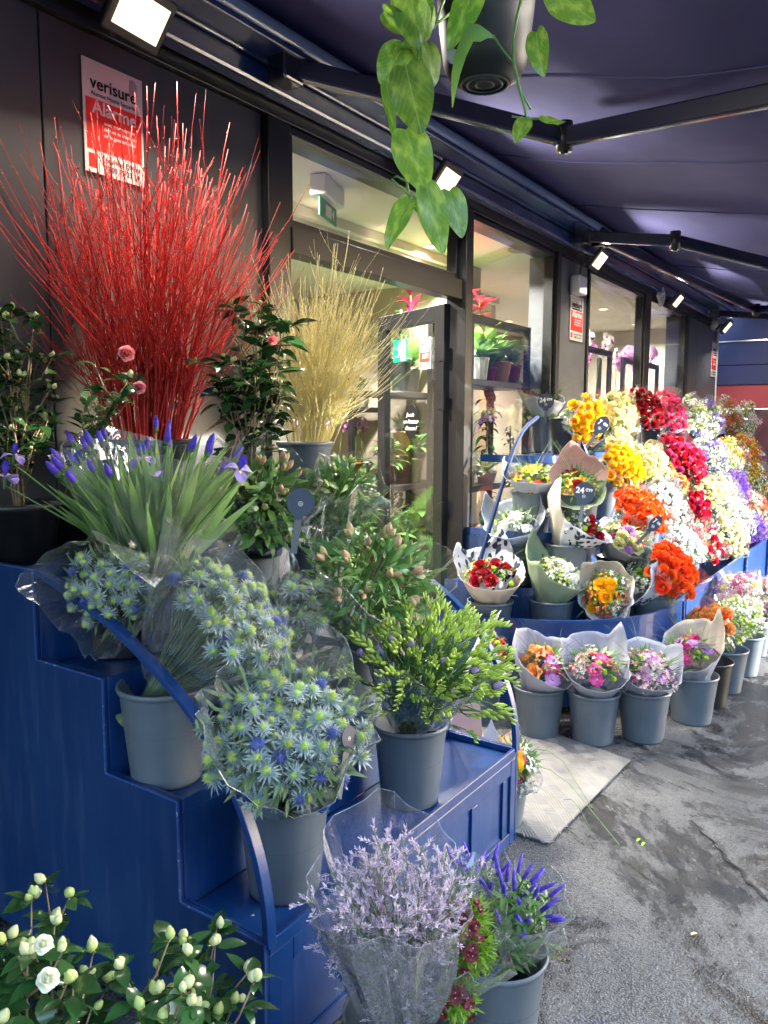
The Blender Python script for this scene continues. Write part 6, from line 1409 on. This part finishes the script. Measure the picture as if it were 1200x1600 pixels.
def orchid_bloom(mt):
    mb = MB(); v, f = leaf(.036,.034,.2,4,.08,.3,.6,.3); v2, f2 = leaf(.034,.020,.2,4,.05,.2,.5,.1)
    for a in (.25, PI-.25): mb.add(v, f, leafM((0,0,0), (math.cos(a), math.sin(a), .15), (0,0,1)), 0)
    for a in (PI/2, PI*1.22, -PI*.22): mb.add(v2, f2, leafM((0,0,-.002), (math.cos(a), math.sin(a), .1), (0,0,1)), 0)
    ball(mb, .008, (0,-.004,.006), 1, 1.2, 1, 4, 6); return mb.mesh('orchid_bloom', [mt, M['magenta']])
OB = {k: orchid_bloom(M[k]) for k in ('white_p','lilac','light_pink')}
def P3(x, y, z): return Vector((x, y, z+.005))
pplant('magenta bromeliad at the back of the upper rack', P3(5.28,2.86,1.92), 'bromeliad', .07, .12, 'pot_grey', 1.9); pplant('second magenta bromeliad on the upper rack', P3(5.42,2.84,1.92), 'bromeliad', .07, .12, 'pot_pink', 1.9)
pplant('grassy plant in a ribbed pale pot on the upper rack', P3(5.16,2.70,1.92), 'grassy', .07, .16, 'pot_grey', 1.0, 12); pplant('bushy plant in a copper orange pot on the upper rack', P3(5.47,2.70,1.92), 'grassy', .10, .15, 'terra', 1.15)
pplant('plant in a magenta pot on the upper rack', P3(5.70,2.70,1.92), 'grassy', .075, .14, 'pot_pink', .95); pplant('leafy plant in a pink pot on the upper rack', P3(5.31,2.70,1.92), 'grassy', .055, .10, 'pot_pink', .9)
pplant('broad-leaved plant on the upper rack', P3(5.68,2.87,1.92), 'light', .06, .12, 'pot_grey', 1.5)
pplant('tall dark plant in a pale pot on the middle rack', P3(5.45,2.78,1.17), 'tall', .07, .12, 'white', 1.05); pplant('pink orchid behind the second window', P3(5.10,2.75,1.17), 'orchid', .06, .10, 'pot_grey', .8); pplant('spiky plant in a low pot on the middle rack', P3(5.26,2.68,1.17), 'succulent', .08, .08, 'pot_grey', 1.2)
pplant('small white pot with a thin plant on the middle rack', P3(5.70,2.70,1.17), 'tall', .05, .09, 'white', .6)
pplant('red bromeliad in shade on the lowest rack', P3(5.2,2.75,.35), 'bromeliad', .08, .12, 'black_pot', 1.3); pplant('dark bushy plant on the lowest rack', P3(5.45,2.76,.35), 'bushy', .10, .15, 'black_pot', 1.8); pplant('tall dark plant on the lowest rack', P3(5.7,2.78,.35), 'tall', .07, .12, 'black_pot', 1.1)
pplant('red bromeliad above the open door', P3(5.55,3.55,1.86), 'bromeliad', .09, .2, 'pot_grey', 2.3); pplant('slate grey pot with a tall thin plant behind the exit sticker', P3(5.33,3.50,1.86), 'tall', .09, .26, 'bucket', .7)
pplant('aloe in an orange pot seen through the door glass', P3(5.42,3.53,1.12), 'succulent', .08, .42, 'terra', 1.3); pplant('second aloe in a bright orange pot behind the door', P3(5.60,3.60,1.12), 'succulent', .07, .40, 'pot_orange', 1.2)
pplant('red-potted plant behind the door', P3(5.22,3.55,1.12), 'light', .07, .16, 'pot_orange', 1.2); pplant('light green plant in a lime pot behind the door', P3(5.50,3.46,1.12), 'light', .06, .20, 'pot_lime', 1.2)
pplant('light green plant in a dark red pot near the door', P3(5.12,3.55,.42), 'light', .09, .16, 'pot_pink', 1.9); pplant('lime-potted plant near the door', P3(5.68,3.52,.42), 'light', .08, .30, 'pot_lime', 1.4)
pplant('thick-stemmed plant in an orange pot near the floor', P3(5.40,3.53,.42), 'tall', .09, .14, 'pot_orange', .9)
for k, x in enumerate((4.4, 4.6, 4.8, 5.0, 5.2, 5.4, 5.6, 5.75)): pplant('orchid on the back shelf, %s from its left end' % ('first second third fourth fifth sixth seventh eighth'.split()[k]), P3(x, 4.15+.03*(k % 2), 1.15), 'orchid' if k not in (3,) else 'bushy', .06, .11, ('white','pot_pink','white','terra','white','white','pot_orange','white')[k], .75)
for k, x in enumerate((4.42, 4.68, 4.95, 5.2, 5.45, 5.7)): pplant('%s plant on the upper back shelf' % ('pale dark small leafy broad narrow'.split()[k]), P3(x, 4.15, 1.75), ('light','tall','bushy','light','tall','bushy')[k], .07, .12, ('white','terra','pot_lime','white','pot_grey','white')[k], .8)
for k, x in enumerate((4.4, 4.65, 4.9, 5.15, 5.4, 5.65)): pplant('%s plant on the lowest back shelf' % ('bright drooping short glossy wide thin'.split()[k]), P3(x, 4.15, .55), ('light','orchid','light','bushy','orchid','light')[k], .07, .13, ('white','terra','pot_lime','white','pot_grey','pot_pink')[k], 1.0)
pplant('large green plant on the shop floor left of the door', Vector((3.9,3.3,.035)), 'bushy', .14, .25, 'black_pot', 2.6); pplant('big leafy plant on the shop floor behind the twigs', Vector((4.4,3.55,.035)), 'light', .14, .45, 'pot_grey', 2.6)
for k in range(7): pplant('orchid behind the third window, %s from its left side' % ('first second third fourth fifth sixth seventh'.split()[k]), Vector((6.85+k*.19, 2.84+.05*(k % 2), 1.555)), 'orchid', .06, .12, 'pot_grey', R(1.35,1.75))
for k in range(7): pplant('orchid behind the last window, %s from its left side' % ('first second third fourth fifth sixth seventh'.split()[k]), Vector((8.6+k*.19, 2.84+.05*(k % 2), 1.555)), 'orchid', .06, .12, 'pot_grey', R(1.3,1.7))
